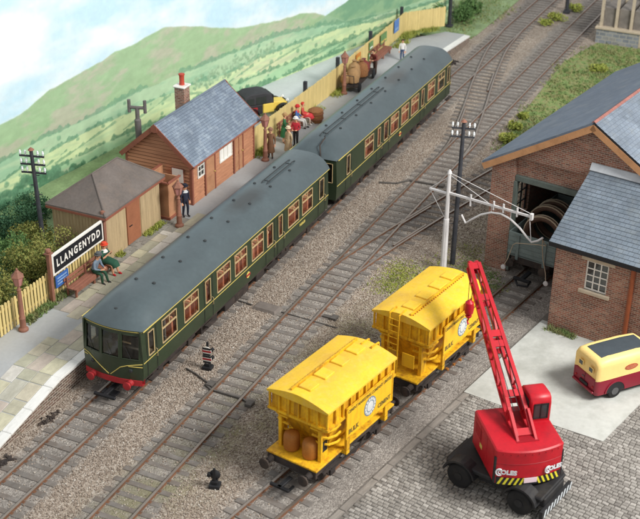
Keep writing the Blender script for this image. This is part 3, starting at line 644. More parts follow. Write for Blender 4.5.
# ------------------------------------------------------------------ rolling stock
CL = 17.7
wm_, wt_, wb_ = base_mat('added_warm_glow'); wb_.inputs['Emission Color'].default_value = (1.0, 0.72, 0.42, 1); wb_.inputs['Emission Strength'].default_value = 5.0  # added glow that brightens the coach interiors, not a fitted lamp
def side_y(z): return 1.40-0.05*((z-1.9)/1.2)**2 if z > 1.9 else 1.40-0.035*((1.9-z)/0.9)**2
def railcar(label, loc, wins, cab, drop, number_x, crest_x, group):
    t = thing('railcar', label, 'railcar', loc, 0, group)
    Z = [1.0, 1.35, 1.88, 2.95, 3.2]
    body = MB(); pair = []
    for s in (-1, 1):
        xs = sorted(set([0.0, CL]+[x for w_ in wins for x in w_]))
        for a, b in zip(xs, xs[1:]):
            isw = any(abs(a-w_[0]) < 1e-6 for w_ in wins)
            for za, zb in zip(Z, Z[1:]):
                if isw and abs(za-1.88) < 1e-6: continue
                q = [(a, s*side_y(za), za), (b, s*side_y(za), za), (b, s*side_y(zb), zb), (a, s*side_y(zb), zb)]
                q2 = [(x, y-s*0.06, z) for x, y, z in q]
                body.add(q+q2, [(0, 1, 2, 3), (4, 5, 6, 7), (0, 1, 5, 4), (2, 3, 7, 6), (0, 3, 7, 4), (1, 2, 6, 5)])
    def fx(y, z): return (-0.24*(1-(y/1.4)**2)+max(0.0, z-1.8)*0.10) if cab else (-0.05*(1-(y/1.4)**2))
    if cab: ys, op = [-1.36, -1.24, -0.85, -0.52, -0.40, 0.0, 0.40, 0.52, 0.85, 1.24, 1.36], ((-1.24, -0.52), (-0.40, 0.40), (0.52, 1.24))
    else: ys, op = [-1.36, -1.15, -0.55, -0.4, 0.4, 0.55, 1.15, 1.36], ((-1.15, -0.55), (0.55, 1.15))
    WZ0, WZ1 = 1.90, 3.0
    EZ = [0.95, 1.3, WZ0, WZ1, 3.2]
    for a, b in zip(ys, ys[1:]):
        isw = any(o0-1e-6 <= a and b <= o1+1e-6 for o0, o1 in op)
        for za, zb in zip(EZ, EZ[1:]):
            if isw and abs(za-WZ0) < 1e-6: continue
            q = [(fx(a, za), a, za), (fx(b, za), b, za), (fx(b, zb), b, zb), (fx(a, zb), a, zb)]
            body.add(q+[(x+0.06, y, z) for x, y, z in q], [(0, 1, 2, 3), (4, 5, 6, 7), (0, 1, 5, 4), (2, 3, 7, 6), (0, 3, 7, 4), (1, 2, 6, 5)])
    body.box(CL-0.06, CL, -1.36, 1.36, 0.95, 3.2)
    bo = body.build('body', 'coach_green', t, smooth=30)
    for o0, o1 in op:
        fr = MB(); n = 5; yy = [o0+(o1-o0)*i/n for i in range(n+1)]
        pts = [(fx(y, WZ0)+0.005, y, WZ0+.02) for y in yy]+[(fx(y, WZ1)+0.005, y, WZ1-.02) for y in yy[::-1]]; pts.append(pts[0])
        fr.tube(pts, 0.022, 5)
        fo = fr.build('window', 'coach_green' if cab else 'window_frame', t)
        g_ = MB()
        for ya, yb in zip(yy, yy[1:]):
            g_.add([(fx(ya, WZ0)+0.04, ya, WZ0), (fx(yb, WZ0)+0.04, yb, WZ0), (fx(yb, WZ1)+0.04, yb, WZ1), (fx(ya, WZ1)+0.04, ya, WZ1)], [(0, 1, 2, 3)])
        g_.build('pane', 'cab_glass', fo, recalc=False)
    # side windows: frame with a ventilator bar, and a pane
    for a, b in wins:
        for s in (-1, 1):
            fr = MB(); wide = b-a > 0.9; y = s*1.392; k = 0.02 if wide else 0.014
            za, zb = 1.88, 2.95
            for (p0, p1) in (((a+k/2, y, za), (a+k/2, y, zb)), ((b-k/2, y, za), (b-k/2, y, zb)), ((a+k, y, za+k/2), (b-k, y, za+k/2)), ((a+k, y, zb-k/2), (b-k, y, zb-k/2))): fr.bar(p0, p1, 0.05, k)
            if wide:
                fr.bar((a+k, y, 2.56), (b-k, y, 2.56), 0.045, 0.05)
                fr.bar(((a+b)/2, y, 2.585), ((a+b)/2, y, zb-k), 0.04, 0.03)
            fo = fr.build('window', 'window_frame', t, smooth=0)
            g_ = MB(); g_.add([(a, s*1.372, za), (b, s*1.372, za), (b, s*1.372, zb), (a, s*1.372, zb)], [(0, 1, 2, 3)]); g_.build('pane', 'glass', fo, smooth=0, recalc=False)
            if not wide:
                for xx in (a-0.13, b+0.16):
                    h = MB(); h.box(xx-0.012, xx+0.012, min(s*1.40, s*1.405), max(s*1.40, s*1.405), 1.02, 3.1); h.build('door_seam', 'black', t, smooth=0)
            if not wide and s == -1:
                h = MB(); h.tube([(b+0.08, -1.40, 1.62), (b+0.08, -1.47, 1.64), (b+0.08, -1.47, 1.96), (b+0.08, -1.40, 1.98)], 0.013, 5); h.build('grab_rail', 'window_frame', t)
                h = MB(); h.box(a-0.1, b+0.3, -1.52, -1.34, 0.78, 0.84); h.build('door_step', 'underframe', t, smooth=0)
    # roof shell with a domed end
    rf = MB(); NX, NY = 30, 20; H = 0.70
    for i in range(NX+1):
        tt = i/NX; x = 2.2*(i/12)**1.5 if i <= 12 else 2.2+(CL+0.04-2.2)*(i-12)/(NX-12)
        k = min(1.0, x/1.9); hh = H*(1-(1-k)**2.4)
        for j in range(NY+1):
            c = -1+2*j/NY; c = math.copysign(abs(c)**0.8, c); y = 1.44*c
            xx = x+(fx(max(-1.36, min(1.36, y)), 3.2)-0.05)*(1-k)
            rf.v.append((xx, y*(1-0.03*(1-k)), 3.17+hh*(1-abs(c)**3.3)+0.03))
    for i in range(NX):
        for j in range(NY):
            a = i*(NY+1)+j; rf.f.append((a, a+1, a+NY+2, a+NY+1)); rf.m.append(0)
    end = tuple(NX*(NY+1)+j for j in range(NY+1)); rf.f.append(end); rf.m.append(0)
    f0 = tuple(j for j in range(NY+1)); rf.f.append(f0[::-1]); rf.m.append(0)
    ro = rf.build('roof', 'coach_roof', t, smooth=50)
    rz = lambda x, y: 3.2+H*(1-abs(y/1.44)**4.1)
    for x in (2.6, 4.7, 6.8, 8.9, 11.0, 13.1, 15.2):
        for s in (-0.42, 0.42):
            v = MB(); v.lathe([(0.075, 0.0), (0.075, 0.04), (0.05, 0.06), (0.02, 0.07)], (x, s, rz(x, s)-0.015), 8); v.build('roof_vent', 'roof_soot', ro)
    gt = MB()
    for s in (-1, 1): gt.box(0.1, CL, s*1.43-0.018, s*1.43+0.018, 3.165, 3.197)
    gt.build('gutter_lining', 'lining', t, smooth=0)
    for s in (-1, 1):
        l_ = MB(); l_.box(0.05, CL, s*1.402-0.006, s*1.402+0.006, 1.73, 1.762); l_.build('waist_lining', 'lining', t, smooth=0)
    def ribbon(pts, wd, name, mat):
        mb = MB(); P = []
        for a, b in zip(pts, pts[1:]):
            for k in range(6): P.append((a[0]+(b[0]-a[0])*k/6, a[1]+(b[1]-a[1])*k/6))
        P.append(pts[-1])
        mb.tube([(fx(y, z)-0.004, y, z) for y, z in P], wd/2, 5)
        mb.build(name, mat, t)
    if cab:
        ribbon([(1.36, 3.13), (0, 3.13), (-1.36, 3.13)], 0.035, 'front_lining', 'lining')
        ribbon([(1.37, 1.745), (1.1, 1.70), (0.75, 1.48), (0.10, 1.06)], 0.036, 'whisker', 'lining')
        ribbon([(-1.37, 1.745), (-1.1, 1.70), (-0.75, 1.62), (-0.45, 1.50), (0.02, 1.06)], 0.036, 'whisker', 'lining')
        ribbon([(1.37, 1.60), (1.15, 1.60)], 0.036, 'whisker', 'lining'); ribbon([(-1.37, 1.60), (-0.8, 1.60)], 0.036, 'whisker', 'lining')
        bf = MB(); n = 10
        yy = [-1.34+2.68*i/n for i in range(n+1)]
        for a, b in zip(yy, yy[1:]):
            q = [(fx(a, 1)-0.03, a, 0.72), (fx(b, 1)-0.03, b, 0.72), (fx(b, 1)-0.03, b, 0.97), (fx(a, 1)-0.03, a, 0.97)]
            bf.add(q+[(x+0.2, y, z) for x, y, z in q], [(0, 1, 2, 3), (4, 5, 6, 7), (0, 1, 5, 4), (2, 3, 7, 6)])
        bf.build('buffer_beam', 'buffer_red', t, smooth=0)
        for s in (-0.86, 0.86):
            b_ = MB(); b_.lathe([(0.15, -0.12), (0.13, -0.3), (0.09, -0.32), (0.09, -0.42), (0.18, -0.43), (0.18, -0.48), (0.08, -0.50)], (0, s, 0.84), 12, axis='x'); b_.build('buffer', 'buffer_red', t)
        lm = MB(); lm.lathe([(0.12, 0.0), (0.12, 0.10), (0.09, 0.16), (0.02, 0.17)], (0.62, 0.1, 3.50), 10); lm.build('horn_cover', 'roof_soot', ro)
        for yy_ in (-0.9, 0.9):
            lm = MB(); lm.lathe([(0.075, 0.02), (0.085, -0.05), (0.06, -0.07)], (fx(yy_, 1.45), yy_, 1.42), 10, axis='x'); lm.build('marker_lamp', 'window_dark', t)
        for yy_, tilt in ((0.9, 0.3), (-0.05, 0.25), (-0.95, 0.3)):
            wp = MB(); wp.bar((fx(yy_, 1.9)-0.03, yy_, 1.88), (fx(yy_+tilt, 2.5)-0.02, yy_+tilt, 2.5), 0.012, 0.012); wp.build('wiper', 'black', t, smooth=0)
        ds = MB(); ds.box(0.5, 0.75, -1.2, 1.2, 1.3, 2.0); ds.box(0.62, 0.9, -0.95, -0.45, 1.5, 2.45); ds.box(1.9, 1.95, -1.3, 1.3, 1.2, 3.2); ds.build('cab_desk', 'cab_interior', t, smooth=0, bevel=0.02)
    else:
        ds = MB(); ds.box(0.28, 0.33, -1.3, 1.3, 1.2, 3.15); ds.build('end_bulkhead', 'cab_interior', t, smooth=0)
        gw = MB(); gw.box(-0.42, -0.02, -0.42, 0.42, 1.05, 2.95); gw.build('gangway', 'underframe', t, bevel=0.05)
        cw = MB(); cw.tube([(-0.10, -0.55, 1.2), (-0.10, -0.55, 2.9), (-0.08, -0.5, 3.25), (0.35, -0.25, 3.72), (1.0, -0.25, 3.92)], 0.035, 6); cw.build('exhaust_pipe', 'underframe', ro)
    # twin exhaust pipes and fittings on the roof
    xr = drop
    for s in (-0.14, 0.14):
        e = MB(); e.tube([(xr[0], s, rz(xr[0], s)-0.02), (xr[0]+0.25, s, rz(0, s)+0.05), (xr[1], s, rz(0, s)+0.05), (xr[1]+0.2, s, rz(0, s)-0.02)], 0.026, 6); e.build('exhaust_pipe', 'roof_soot', ro)
    for x in np.arange(xr[0]+0.4, xr[1], 2.3):
        e = MB(); e.box(x-0.02, x+0.02, -0.15, 0.15, rz(0, 0)-0.02, rz(0, 0)+0.02); e.build('pipe_bracket', 'roof_soot', ro, smooth=0)
    fl = MB(); fl.box(0.1, CL-0.1, -1.3, 1.3, 1.05, 1.2); fl.build('floor', 'interior', t, smooth=0)
    li = MB(); li.box(2.3, CL-0.4, -0.12, 0.12, 3.06, 3.09); li.build('added_glow_strip', 'added_warm_glow', t, smooth=0)  # glowing strip added under the ceiling to warm the view through the windows
    ce = MB(); ce.box(2.0, CL-0.1, -1.28, 1.28, 3.10, 3.14); ce.build('ceiling', 'interior', t, smooth=0)
    sm_ = MB(); sm_.box(-0.25, 0.25, -0.5, 0.5, 0, 0.45); sm_.box(-0.25, -0.15, -0.5, 0.5, 0.45, 1.15); sm_.box(0.15, 0.25, -0.5, 0.5, 0.45, 1.15); sm_.box(-0.26, -0.14, -0.5, 0.5, 1.15, 1.32, 1); sm_.box(0.14, 0.26, -0.5, 0.5, 1.15, 1.32, 1); sme = sm_.mesh('seat', ['seat_brown', 'interior'], bevel=0.03)
    for x in np.arange(2.8, CL-0.8, 1.45):
        for s in (-1, 1): link('seat', sme, t, loc=(x, s*0.72, 1.2))
    un = MB(); un.box(0.3, CL-0.2, -1.05, 1.05, 0.86, 1.0); un.box(0.2, CL-0.1, -1.3, -1.22, 0.86, 1.02); un.box(0.2, CL-0.1, 1.22, 1.3, 0.86, 1.02); un.build('solebar', 'underframe', t, smooth=0)
    for x, L, h, y in ((5.6, 1.4, 0.5, 1.0), (7.4, 0.9, 0.42, 1.05), (8.7, 1.3, 0.55, 0.95), (10.5, 1.1, 0.4, 1.05), (12.0, 0.6, 0.5, 1.0)):
        for s in (-1, 1):
            q = MB(); q.box(x-L/2, x+L/2, s*y-0.22, s*y+0.22, 0.86-h, 0.88); q.build('equipment_box', 'underframe', t, smooth=0, bevel=0.03)
    wh = MB(); wh.lathe([(0.12, -0.07), (0.40, -0.06), (0.43, -0.02), (0.46, 0.0), (0.46, 0.04), (0.40, 0.05), (0.12, 0.06)], (0, 0, 0), 18, axis='y'); whm = wh.mesh('wheel', 'underframe')
    for bx in (2.9, CL-2.9):
        b_ = MB()
        for s in (-1, 1):
            b_.box(bx-1.75, bx+1.75, s*0.98-0.06, s*0.98+0.06, 0.42, 0.62)
            for ax in (-1.2, 1.2): b_.box(bx+ax-0.18, bx+ax+0.18, s*1.0-0.12, s*1.0+0.12, 0.3, 0.6)
            b_.box(bx-0.5, bx+0.5, s*1.0-0.1, s*1.0+0.1, 0.28, 0.45)
        b_.box(bx-0.3, bx+0.3, -0.95, 0.95, 0.4, 0.86); bgo = b_.build('bogie', 'underframe', t, smooth=0, bevel=0.015)
        for ax in (-1.2, 1.2):
            for s in (-1, 1): link('wheel', whm, bgo, loc=(bx+ax, s*0.66, 0.46))
    cp = MB(); cp.box(-0.75, 0.4, -0.10, 0.10, 0.30, 0.42); cp.box(-0.85, -0.72, -0.5, 0.5, 0.28, 0.4); cp.box(-0.55, -0.2, -0.35, 0.35, 0.22, 0.30); cp.build('coupling', 'black', t, smooth=0, bevel=0.02)
    cp = MB(); cp.box(CL, CL+0.5, -0.12, 0.12, 0.35, 0.6); cp.build('coupling', 'black', t, smooth=0)
    if crest_x:
        c = MB(); c.lathe([(0.16, 0), (0.16, 0.008), (0.02, 0.009)], (crest_x, -1.407, 1.42), 14, axis='y'); c.build('crest', 'lining', t, smooth=0); 
        c = MB(); c.box(crest_x-0.2, crest_x+0.2, -1.412, -1.40, 1.36, 1.46); c.build('crest', 'buffer_red', t, smooth=0)
    if number_x: text('M50628', 0.19, 'lining', t, (number_x, -1.412, 1.5), (1, 0, 0), (0, 0, 1), 'number', 0.006)
    return t
W1 = [(0.47, 0.90), (1.51, 2.65), (3.25, 4.44), (5.05, 5.49), (6.06, 7.26), (7.68, 8.81), (9.30, 10.44), (10.83, 11.42), (12.05, 12.44), (13.05, 14.23), (14.61, 15.79), (16.63, 17.15)]
W2 = [(1.31, 1.73), (3.73, 4.95), (5.56, 5.96), (6.49, 7.10), (7.48, 8.67), (9.12, 10.27), (10.69, 11.91), (12.42, 12.85), (13.49, 14.70), (15.29, 16.47), (17.0, 17.45)]
railcar('green railcar with yellow whiskers and red buffers, nearest of the pair', (0, 0, 0), W1, True, (13.2, 16.2), 14.6, 8.9, 'green railcars coupled at the platform')
railcar('green railcar coupled behind the whiskered one, twin pipes along its grey roof', (18.75, 0, 0), W2, False, (1.2, 9.2), None, 9.0, 'green railcars coupled at the platform')
# yellow bulk hopper wagons
def hopper(label, p, flip, group):
    rz = TH + (math.pi if flip else 0)
    t = thing('hopper_wagon', label, 'wagon', pq(p, 2.56), rz, group)    # origin in the middle; the ladder stands at local -x
    L2 = 2.62
    dk = MB(); dk.box(-L2, L2, -1.12, 1.12, 1.04, 1.12); dk.build('deck', 'hopper_yellow', t, bevel=0.015, smooth=0)
    un = MB()
    for s in (-1, 1): un.box(-L2+0.03, L2-0.03, s*1.0-0.05, s*1.0+0.05, 0.78, 1.04)
    un.box(-L2+0.02, -L2+0.14, -1.08, 1.08, 0.72, 1.035); un.box(L2-0.14, L2-0.02, -1.08, 1.08, 0.72, 1.035); un.box(-1.2, 1.2, -0.5, 0.5, 0.5, 1.0)
    un.build('underframe', 'underframe', t, smooth=0, bevel=0.01)
    wh = MB(); wh.lathe([(0.12, -0.07), (0.42, -0.06), (0.46, 0.0), (0.50, 0.03), (0.50, 0.05), (0.42, 0.06), (0.12, 0.07)], (0, 0, 0), 18, axis='y'); whm = wh.mesh('wheel', 'underframe')
    for ax in (-1.55, 1.55):
        a_ = MB(); a_.cyl((ax, -0.98, 0.48), (ax, 0.98, 0.48), 0.07); ao = a_.build('axle', 'underframe', t)
        for s in (-1, 1):
            link('wheel', whm, ao, loc=(ax, s*0.66, 0.48))
            w_ = MB(); w_.prism([(ax-0.42, 0.84), (ax+0.42, 0.84), (ax+0.16, 0.34), (ax-0.16, 0.34)], 'xz', s*1.02-0.03, s*1.02+0.03); w_.box(ax-0.15, ax+0.15, s*1.02-0.1, s*1.02+0.1, 0.36, 0.6); w_.box(ax-0.6, ax+0.6, s*1.06-0.05, s*1.06+0.05, 0.66, 0.74); w_.build('axle_guard', 'underframe', t, smooth=0)
    for s in (-1, 1):
        b_ = MB(); b_.bar((-0.75, s*1.05, 0.75), (0.0, s*1.05, 0.35), 0.03, 0.05); b_.bar((0.75, s*1.05, 0.75), (0.0, s*1.05, 0.35), 0.03, 0.05); b_.bar((-1.1, s*1.1, 0.45), (1.6, s*1.1, 0.6), 0.03, 0.05); b_.build('brake_gear', 'underframe', t, smooth=0)
        for e in (-1, 1):
            b_ = MB(); b_.lathe([(0.13, 0), (0.10, e*0.26), (0.07, e*0.27), (0.07, e*0.42), (0.22, e*0.43), (0.22, e*0.49), (0.06, e*0.52)], (e*L2, s*0.86, 0.88), 12, axis='x'); b_.build('buffer', 'underframe', t)
    for e in (-1, 1):
        c = MB(); c.box(min(e*L2, e*(L2+0.75)), max(e*L2, e*(L2+0.75)), -0.09, 0.09, 0.32, 0.42); c.box(min(e*(L2+.62), e*(L2+.75)), max(e*(L2+.62), e*(L2+.75)), -0.42, 0.42, 0.30, 0.42); c.box(min(e*(L2+.3), e*(L2+.7)), max(e*(L2+.3), e*(L2+.7)), 0.3, 0.4, 0.26, 0.36); c.build('coupling', 'black', t, smooth=0, bevel=0.02)
    # hopper: ribbed fascia over a tapering body
    TZ, FZ, HB = 3.5, 2.72, 1.30; X2 = 2.22
    b_ = MB()
    sec = [(FZ, X2-0.06, HB-0.08), (2.2, X2-0.5, 1.05), (1.7, 1.5, 0.9), (1.12, 1.2, 0.6)]
    for (z, a, w_) in sec: b_.v += [(-a, -w_, z), (a, -w_, z), (a, w_, z), (-a, w_, z)]
    for i in range(3):
        for j in range(4): k = i*4; b_.f.append((k+j, k+(j+1) % 4, k+4+(j+1) % 4, k+4+j)); b_.m.append(0)
    b_.build('hopper_body', 'hopper_yellow', t, smooth=30)
    f_ = MB(); f_.box(-X2+.09, X2-.09, -HB+.09, HB-.09, FZ, TZ-0.06)
    f_.box(-X2-.03, X2+.03, -HB-.03, -HB+.09, FZ-.05, FZ+.04); f_.box(-X2-.03, X2+.03, HB-.09, HB+.03, FZ-.05, FZ+.04); f_.box(-X2-.03, -X2+.09, -HB+.09, HB-.09, FZ-.05, FZ+.04); f_.box(X2-.09, X2+.03, -HB+.09, HB-.09, FZ-.05, FZ+.04)
    f_.build('fascia', 'hopper_yellow', t, smooth=0)
    rb = MB(); rb.box(-0.035, 0.035, -0.035, 0.035, FZ+.04, TZ-0.06); rbm = rb.mesh('rib', 'hopper_yellow', smooth=0)
    for e in (-1, 1):
        for y in np.linspace(-HB+.04, HB-.04, 7): link('rib', rbm, t, loc=(e*(X2-0.03), y, 0))
        for x in np.linspace(-X2+0.04, X2-0.04, 10)[1:-1]: link('rib', rbm, t, loc=(x, e*(HB-0.03), 0))
    rp = MB(); n = 12; prof = [(-HB-.05+(2*HB+.1)*i/n, TZ+0.27*(1-(abs(-1+2*i/n))**1.7)) for i in range(n+1)]
    rp.prism(prof+[(HB+.05, TZ-.07), (-HB-.05, TZ-.07)], 'yz', -X2-.05, X2+.05); ro = rp.build('roof', 'hopper_top', t, smooth=30)
    wk = MB(); wk.box(-X2+.1, X2-.1, -0.40, -0.33, TZ+.22, TZ+.32); wk.build('rivet_strip', 'hopper_yellow', ro, smooth=0)
    for x in np.arange(-X2+.18, X2-.1, 0.16):
        r_ = MB(); r_.sph((x, -0.44, TZ+.265), 0.028, 6, 4); r_.build('rivet', 'hopper_tank', ro)
    for x, L in ((-1.45, 0.6), (-0.45, 0.55), (0.6, 0.6), (1.55, 0.55)):
        h = MB(); h.box(x-L/2, x+L/2, -0.27, 0.27, TZ+.22, TZ+.33); ho = h.build('hatch', 'hopper_top', ro, smooth=0, bevel=0.02)
    # name panels on both sides
    PC = -0.42 if flip else 0.42
    for s in (-1, 1):
        p_ = MB(); p_.box(PC-1.54, PC+1.54, s*1.36-0.015, s*1.36+0.015, 1.78, 3.06); po = p_.build('name_panel', 'hopper_panel', t, smooth=0)
        fr = MB()
        for q in (((PC-1.54, 1.78), (PC+1.54, 1.78)), ((PC-1.54, 3.06), (PC+1.54, 3.06)), ((PC-1.54, 1.75), (PC-1.54, 3.09)), ((PC+1.54, 1.75), (PC+1.54, 3.09))): fr.bar((q[0][0], s*1.37, q[0][1]), (q[1][0], s*1.37, q[1][1]), 0.05, 0.05)
        fr.build('panel_frame', 'hopper_yellow', po, smooth=0)
        yy = s*1.381; rt = (1, 0, 0) if s < 0 else (-1, 0, 0)
        text('CEMENT MARKETING COMPANY LIMITED', 0.185, 'letter_dark', po, (PC, yy, 2.88), rt, (0, 0, 1), bold=0.004, xs=0.84)
        text('BULK', 0.27, 'letter_dark', po, (PC+s*1.08, yy, 1.98), rt, (0, 0, 1), bold=0.012)
        text('CEMENT', 0.25, 'letter_dark', po, (PC-s*0.98, yy, 2.02), rt, (0, 0, 1), bold=0.010, xs=0.9)
        e_ = MB(); n = 28
        e_.lathe([(0.40, 0), (0.40, s*0.006), (0.02, s*0.007)], (PC, yy-s*0.004, 2.36), n, axis='y'); eo = e_.build('emblem', 'emblem_blue', po, smooth=0)
        e_ = MB(); e_.lathe([(0.21, 0), (0.21, s*0.012), (0.02, s*0.013)], (PC, yy-s*0.003, 2.36), n, axis='y'); e_.build('emblem_centre', 'emblem_white', po, smooth=0)
        for k in range(14):
            a = 2*math.pi*k/14; e_ = MB(); e_.ob((PC+0.30*math.cos(a), yy+s*0.006, 2.36+0.30*math.sin(a)), (0.10, 0.008, 0.10), Matrix.Rotation(-a, 3, 'Y')); e_.build('emblem_mark', 'emblem_white', po, smooth=0)
        # bracing and curved ribs at the near corners
        for x in (PC-1.3, PC+1.3):
            b_ = MB(); b_.prism([(x-0.1, 1.12), (x+0.1, 1.12), (x+0.1, 1.9), (x-0.1, 1.9)], 'xz', s*1.26-0.05, s*1.26+0.05); b_.box(x-0.1, x+0.1, min(s*1.31, s*1.05), max(s*1.31, s*1.05), 0.95, 1.16); b_.build('bracket', 'hopper_yellow', t, smooth=0)
        for z, dx in ((2.45, 0.10), (2.1, 0.2), (1.75, 0.3)):
            for e in (-1, 1):
                r_ = MB(); xx = e*(X2-dx); r_.tube([(xx-e*0.9, s*(1.18-dx*0.2), z-.05), (xx-e*0.5, s*(1.24-dx*.2), z), (xx-e*0.12, s*(1.15-dx*.3), z+.04), (xx, s*(0.9-dx*.3), z+.05), (xx, s*0.5, z+.05)], 0.05, 6); r_.build('hopper_rib', 'hopper_yellow', t)
    # end frames, air tanks and ladder
    for e in (-1, 1):
        for s in (-1, 1):
            f_ = MB(); f_.box(e*1.85-0.2, e*1.85+0.2, s*0.90-0.035, s*0.90+0.035, 1.12, FZ-.05); f_.box(e*2.05-0.05, e*2.05+0.05, s*0.88-0.07, s*0.88+0.07, 1.12, FZ-.05); f_.build('end_plate', 'hopper_yellow', t, smooth=0)
    for y in (-0.42, 0.42):
        k = MB(); k.lathe([(0.2, 1.12), (0.29, 1.16), (0.31, 1.3), (0.31, 1.66), (0.27, 1.8), (0.15, 1.86), (0.05, 1.87)], (2.0, y, 0), 16); k.build('air_tank', 'hopper_tank', t, smooth=50)
    dp = MB(); dp.box(-2.35, -2.31, -0.75, -0.2, 1.5, 2.1); dp.build('data_plate', 'hopper_panel', t, smooth=0)
    for s in (-1, 1):
        dp = MB(); dp.box(1.70, 2.0, s*0.94-0.01, s*0.94+0.01, 1.5, 1.95); po = dp.build('data_plate', 'black', t, smooth=0)
    ld = MB()
    for y in (-0.02, 0.42): ld.bar((-2.45, y, 1.12), (-2.42, y, 3.75), 0.05, 0.05); ld.bar((-2.42, y, 3.75), (-1.9, y, 3.8), 0.05, 0.05); ld.bar((-1.9, y, 3.8), (-1.9, y, 3.66), .04, .04)
    lo = ld.build('ladder', 'hopper_yellow', t, smooth=0)
    for z in np.arange(1.3, 3.7, 0.28):
        r_ = MB(); r_.cyl((-2.44, -0.02, z), (-2.44, 0.42, z), 0.022, n=6); r_.build('rung', 'hopper_yellow', lo)
    for s in (() if flip else (-1, 1)):
        for k in range(3):
            v = MB(); v.lathe([(0.03, -0.07), (0.06, -0.06), (0.06, 0.06), (0.03, 0.07)], (-0.2+0.55*k, s*1.13, 0.55-0.06*k), 8, axis='y'); v.build('valve', 'hopper_tank', t)
    return t
hopper('weathered yellow cement hopper wagon, nearest, with bare end tanks towards the camera', -16.90, True, 'yellow cement hopper wagons on the siding')
hopper('weathered yellow cement hopper wagon beside the crane jib, end ladder towards the camera', -9.95, False, 'yellow cement hopper wagons on the siding')
# ------------------------------------------------------------------ buildings
def slate_slope(name, mat, E0, E1, T0, T1, n, th, parent):
    """overlapping courses from eave to ridge, as one skin; local origin at the eave height so that joints meet the courses"""
    E0, E1, T0, T1 = map(Vector, (E0, E1, T0, T1)); z0 = E0.z; mb = MB(); nrm = (E1-E0).cross(T0-E0).normalized()
    if nrm.z < 0: nrm = -nrm
    o = Vector((0, 0, z0))
    for i in range(n):
        a, b = i/n, (i+1)/n
        l0, l1, u0, u1 = E0.lerp(T0, a)-o, E1.lerp(T1, a)-o, E0.lerp(T0, b)-o, E1.lerp(T1, b)-o
        mb.add([l0+nrm*th, l1+nrm*th, u1+nrm*0.004, u0+nrm*0.004, l0-nrm*0.01, l1-nrm*0.01], [(0, 1, 2, 3), (0, 4, 5, 1)])
    return mb.build(name, mat, parent, smooth=0, loc=(0, 0, z0), recalc=False)
def slab4(mb, P, th, mi=0):
    P = [Vector(p) for p in P]; n = (P[1]-P[0]).cross(P[3]-P[0]).normalized()
    if n.z < 0: n = -n
    Q = [p-n*th for p in P]; mb.add(P+Q, [(0, 1, 2, 3), (4, 5, 6, 7), (0, 1, 5, 4), (1, 2, 6, 5), (2, 3, 7, 6), (3, 0, 4, 7)], mi)
bw = MB(); bw.prism([(0, 0), (0.045, 0), (0.018, 1), (0, 1)], 'xz', 0, 1); 
# unit weatherboard: long axis X, face towards -Y, height Z
wb = MB(); wb.add([(0, 0, 0), (1, 0, 0), (1, -0.05, 0), (0, -0.05, 0), (0, 0, 1), (1, 0, 1), (1, -0.018, 1), (0, -0.018, 1)], [(0, 1, 2, 3), (4, 5, 6, 7), (3, 2, 6, 7), (0, 1, 5, 4), (0, 3, 7, 4), (1, 2, 6, 5)])
wbm = wb.mesh('weatherboard', 'weatherboard', smooth=0)
def boards(par, o, ang, x0, x1, z0, z1, h=0.19):
    z = z0
    while z < z1-0.02:
        hh = min(h, z1-z); c, s = math.cos(ang), math.sin(ang)
        link('weatherboard', wbm, par, loc=(o[0]+c*x0, o[1]+s*x0, z), rot=(0, 0, ang), scale=(x1-x0, 1, hh-0.036)); z += h
st = thing('station_building', 'brown weatherboarded station building with blue slate roof and chimney', 'building', (15.1, 5.1, PZ), 0)
SL, SW, SE, SR = 6.8, 3.8, 2.38, 4.22
core = MB(); core.prism([(0.03, 0), (SW-0.03, 0), (SW-0.03, SE), (SW/2, SR-0.08), (0.03, SE)], 'yz', 0.03, SL-0.03); core.build('wall', 'wall_core', st, smooth=0)
boards(st, (0, 0), 0, 0.0, 0.52, 0, SE); boards(st, (0, 0), 0, 0.52, 1.22, 0, 1.28); boards(st, (0, 0), 0, 0.52, 1.22, 2.22, SE)
boards(st, (0, 0), 0, 2.42, 4.35, 0, 1.2); boards(st, (0, 0), 0, 2.42, 4.35, 2.1, SE); boards(st, (0, 0), 0, 2.42, 2.85, 1.2, 2.1, 0.18); boards(st, (0, 0), 0, 4.22, 4.35, 1.2, 2.1, 0.18); boards(st, (0, 0), 0, 5.55, SL, 0, SE)
z = 0.0
while z < SR-0.12:
    a = 0.0 if z+0.19 < SE else (z+0.19-SE)/(SR-SE)*SW/2
    if SW-2*a > 0.2: link('weatherboard', wbm, st, loc=(0, SW-a, z), rot=(0, 0, -math.pi/2), scale=(SW-2*a, 1, 0.160))
    if SW-2*a > 0.2: link('weatherboard', wbm, st, loc=(SL, a, z), rot=(0, 0, math.pi/2), scale=(SW-2*a, 1, 0.160))
    z += 0.19
for x, y in ((0.02, -0.02), (SL-0.02, -0.02), (0.02, SW+0.02)):
    q = MB(); q.box(x-0.08, x+0.06, y-0.05, y+0.09, 0, SE); q.build('corner_post', 'trim_brown', st, smooth=0)
def panel_door(par, x0, x1, zt, y=-0.02):
    d = MB(); d.box(x0, x1, y-0.04, y+0.04, 0.02, zt); do = d.build('door', 'panel_brown', par, smooth=0)
    for a, b, c, e in ((x0+.1, x1-.1, 0.15, zt*0.45), (x0+.1, x1-.1, zt*0.52, zt-0.15)):
        m = MB(); m.box(a, b, y-0.055, y-0.03, c, e); m.build('door_panel', 'panel_brown', do, smooth=0, bevel=0.01)
    h = MB(); h.sph((x1-0.06, y-0.09, zt*0.48), 0.04, 8, 5); h.build('door_handle', 'lining', do)
    for xx in (x0-0.05, x1+0.05):
        m = MB(); m.box(xx-0.05, xx+0.05, y-0.07, y+0.05, 0, zt+0.1); m.build('door_frame', 'trim_brown', par, smooth=0)
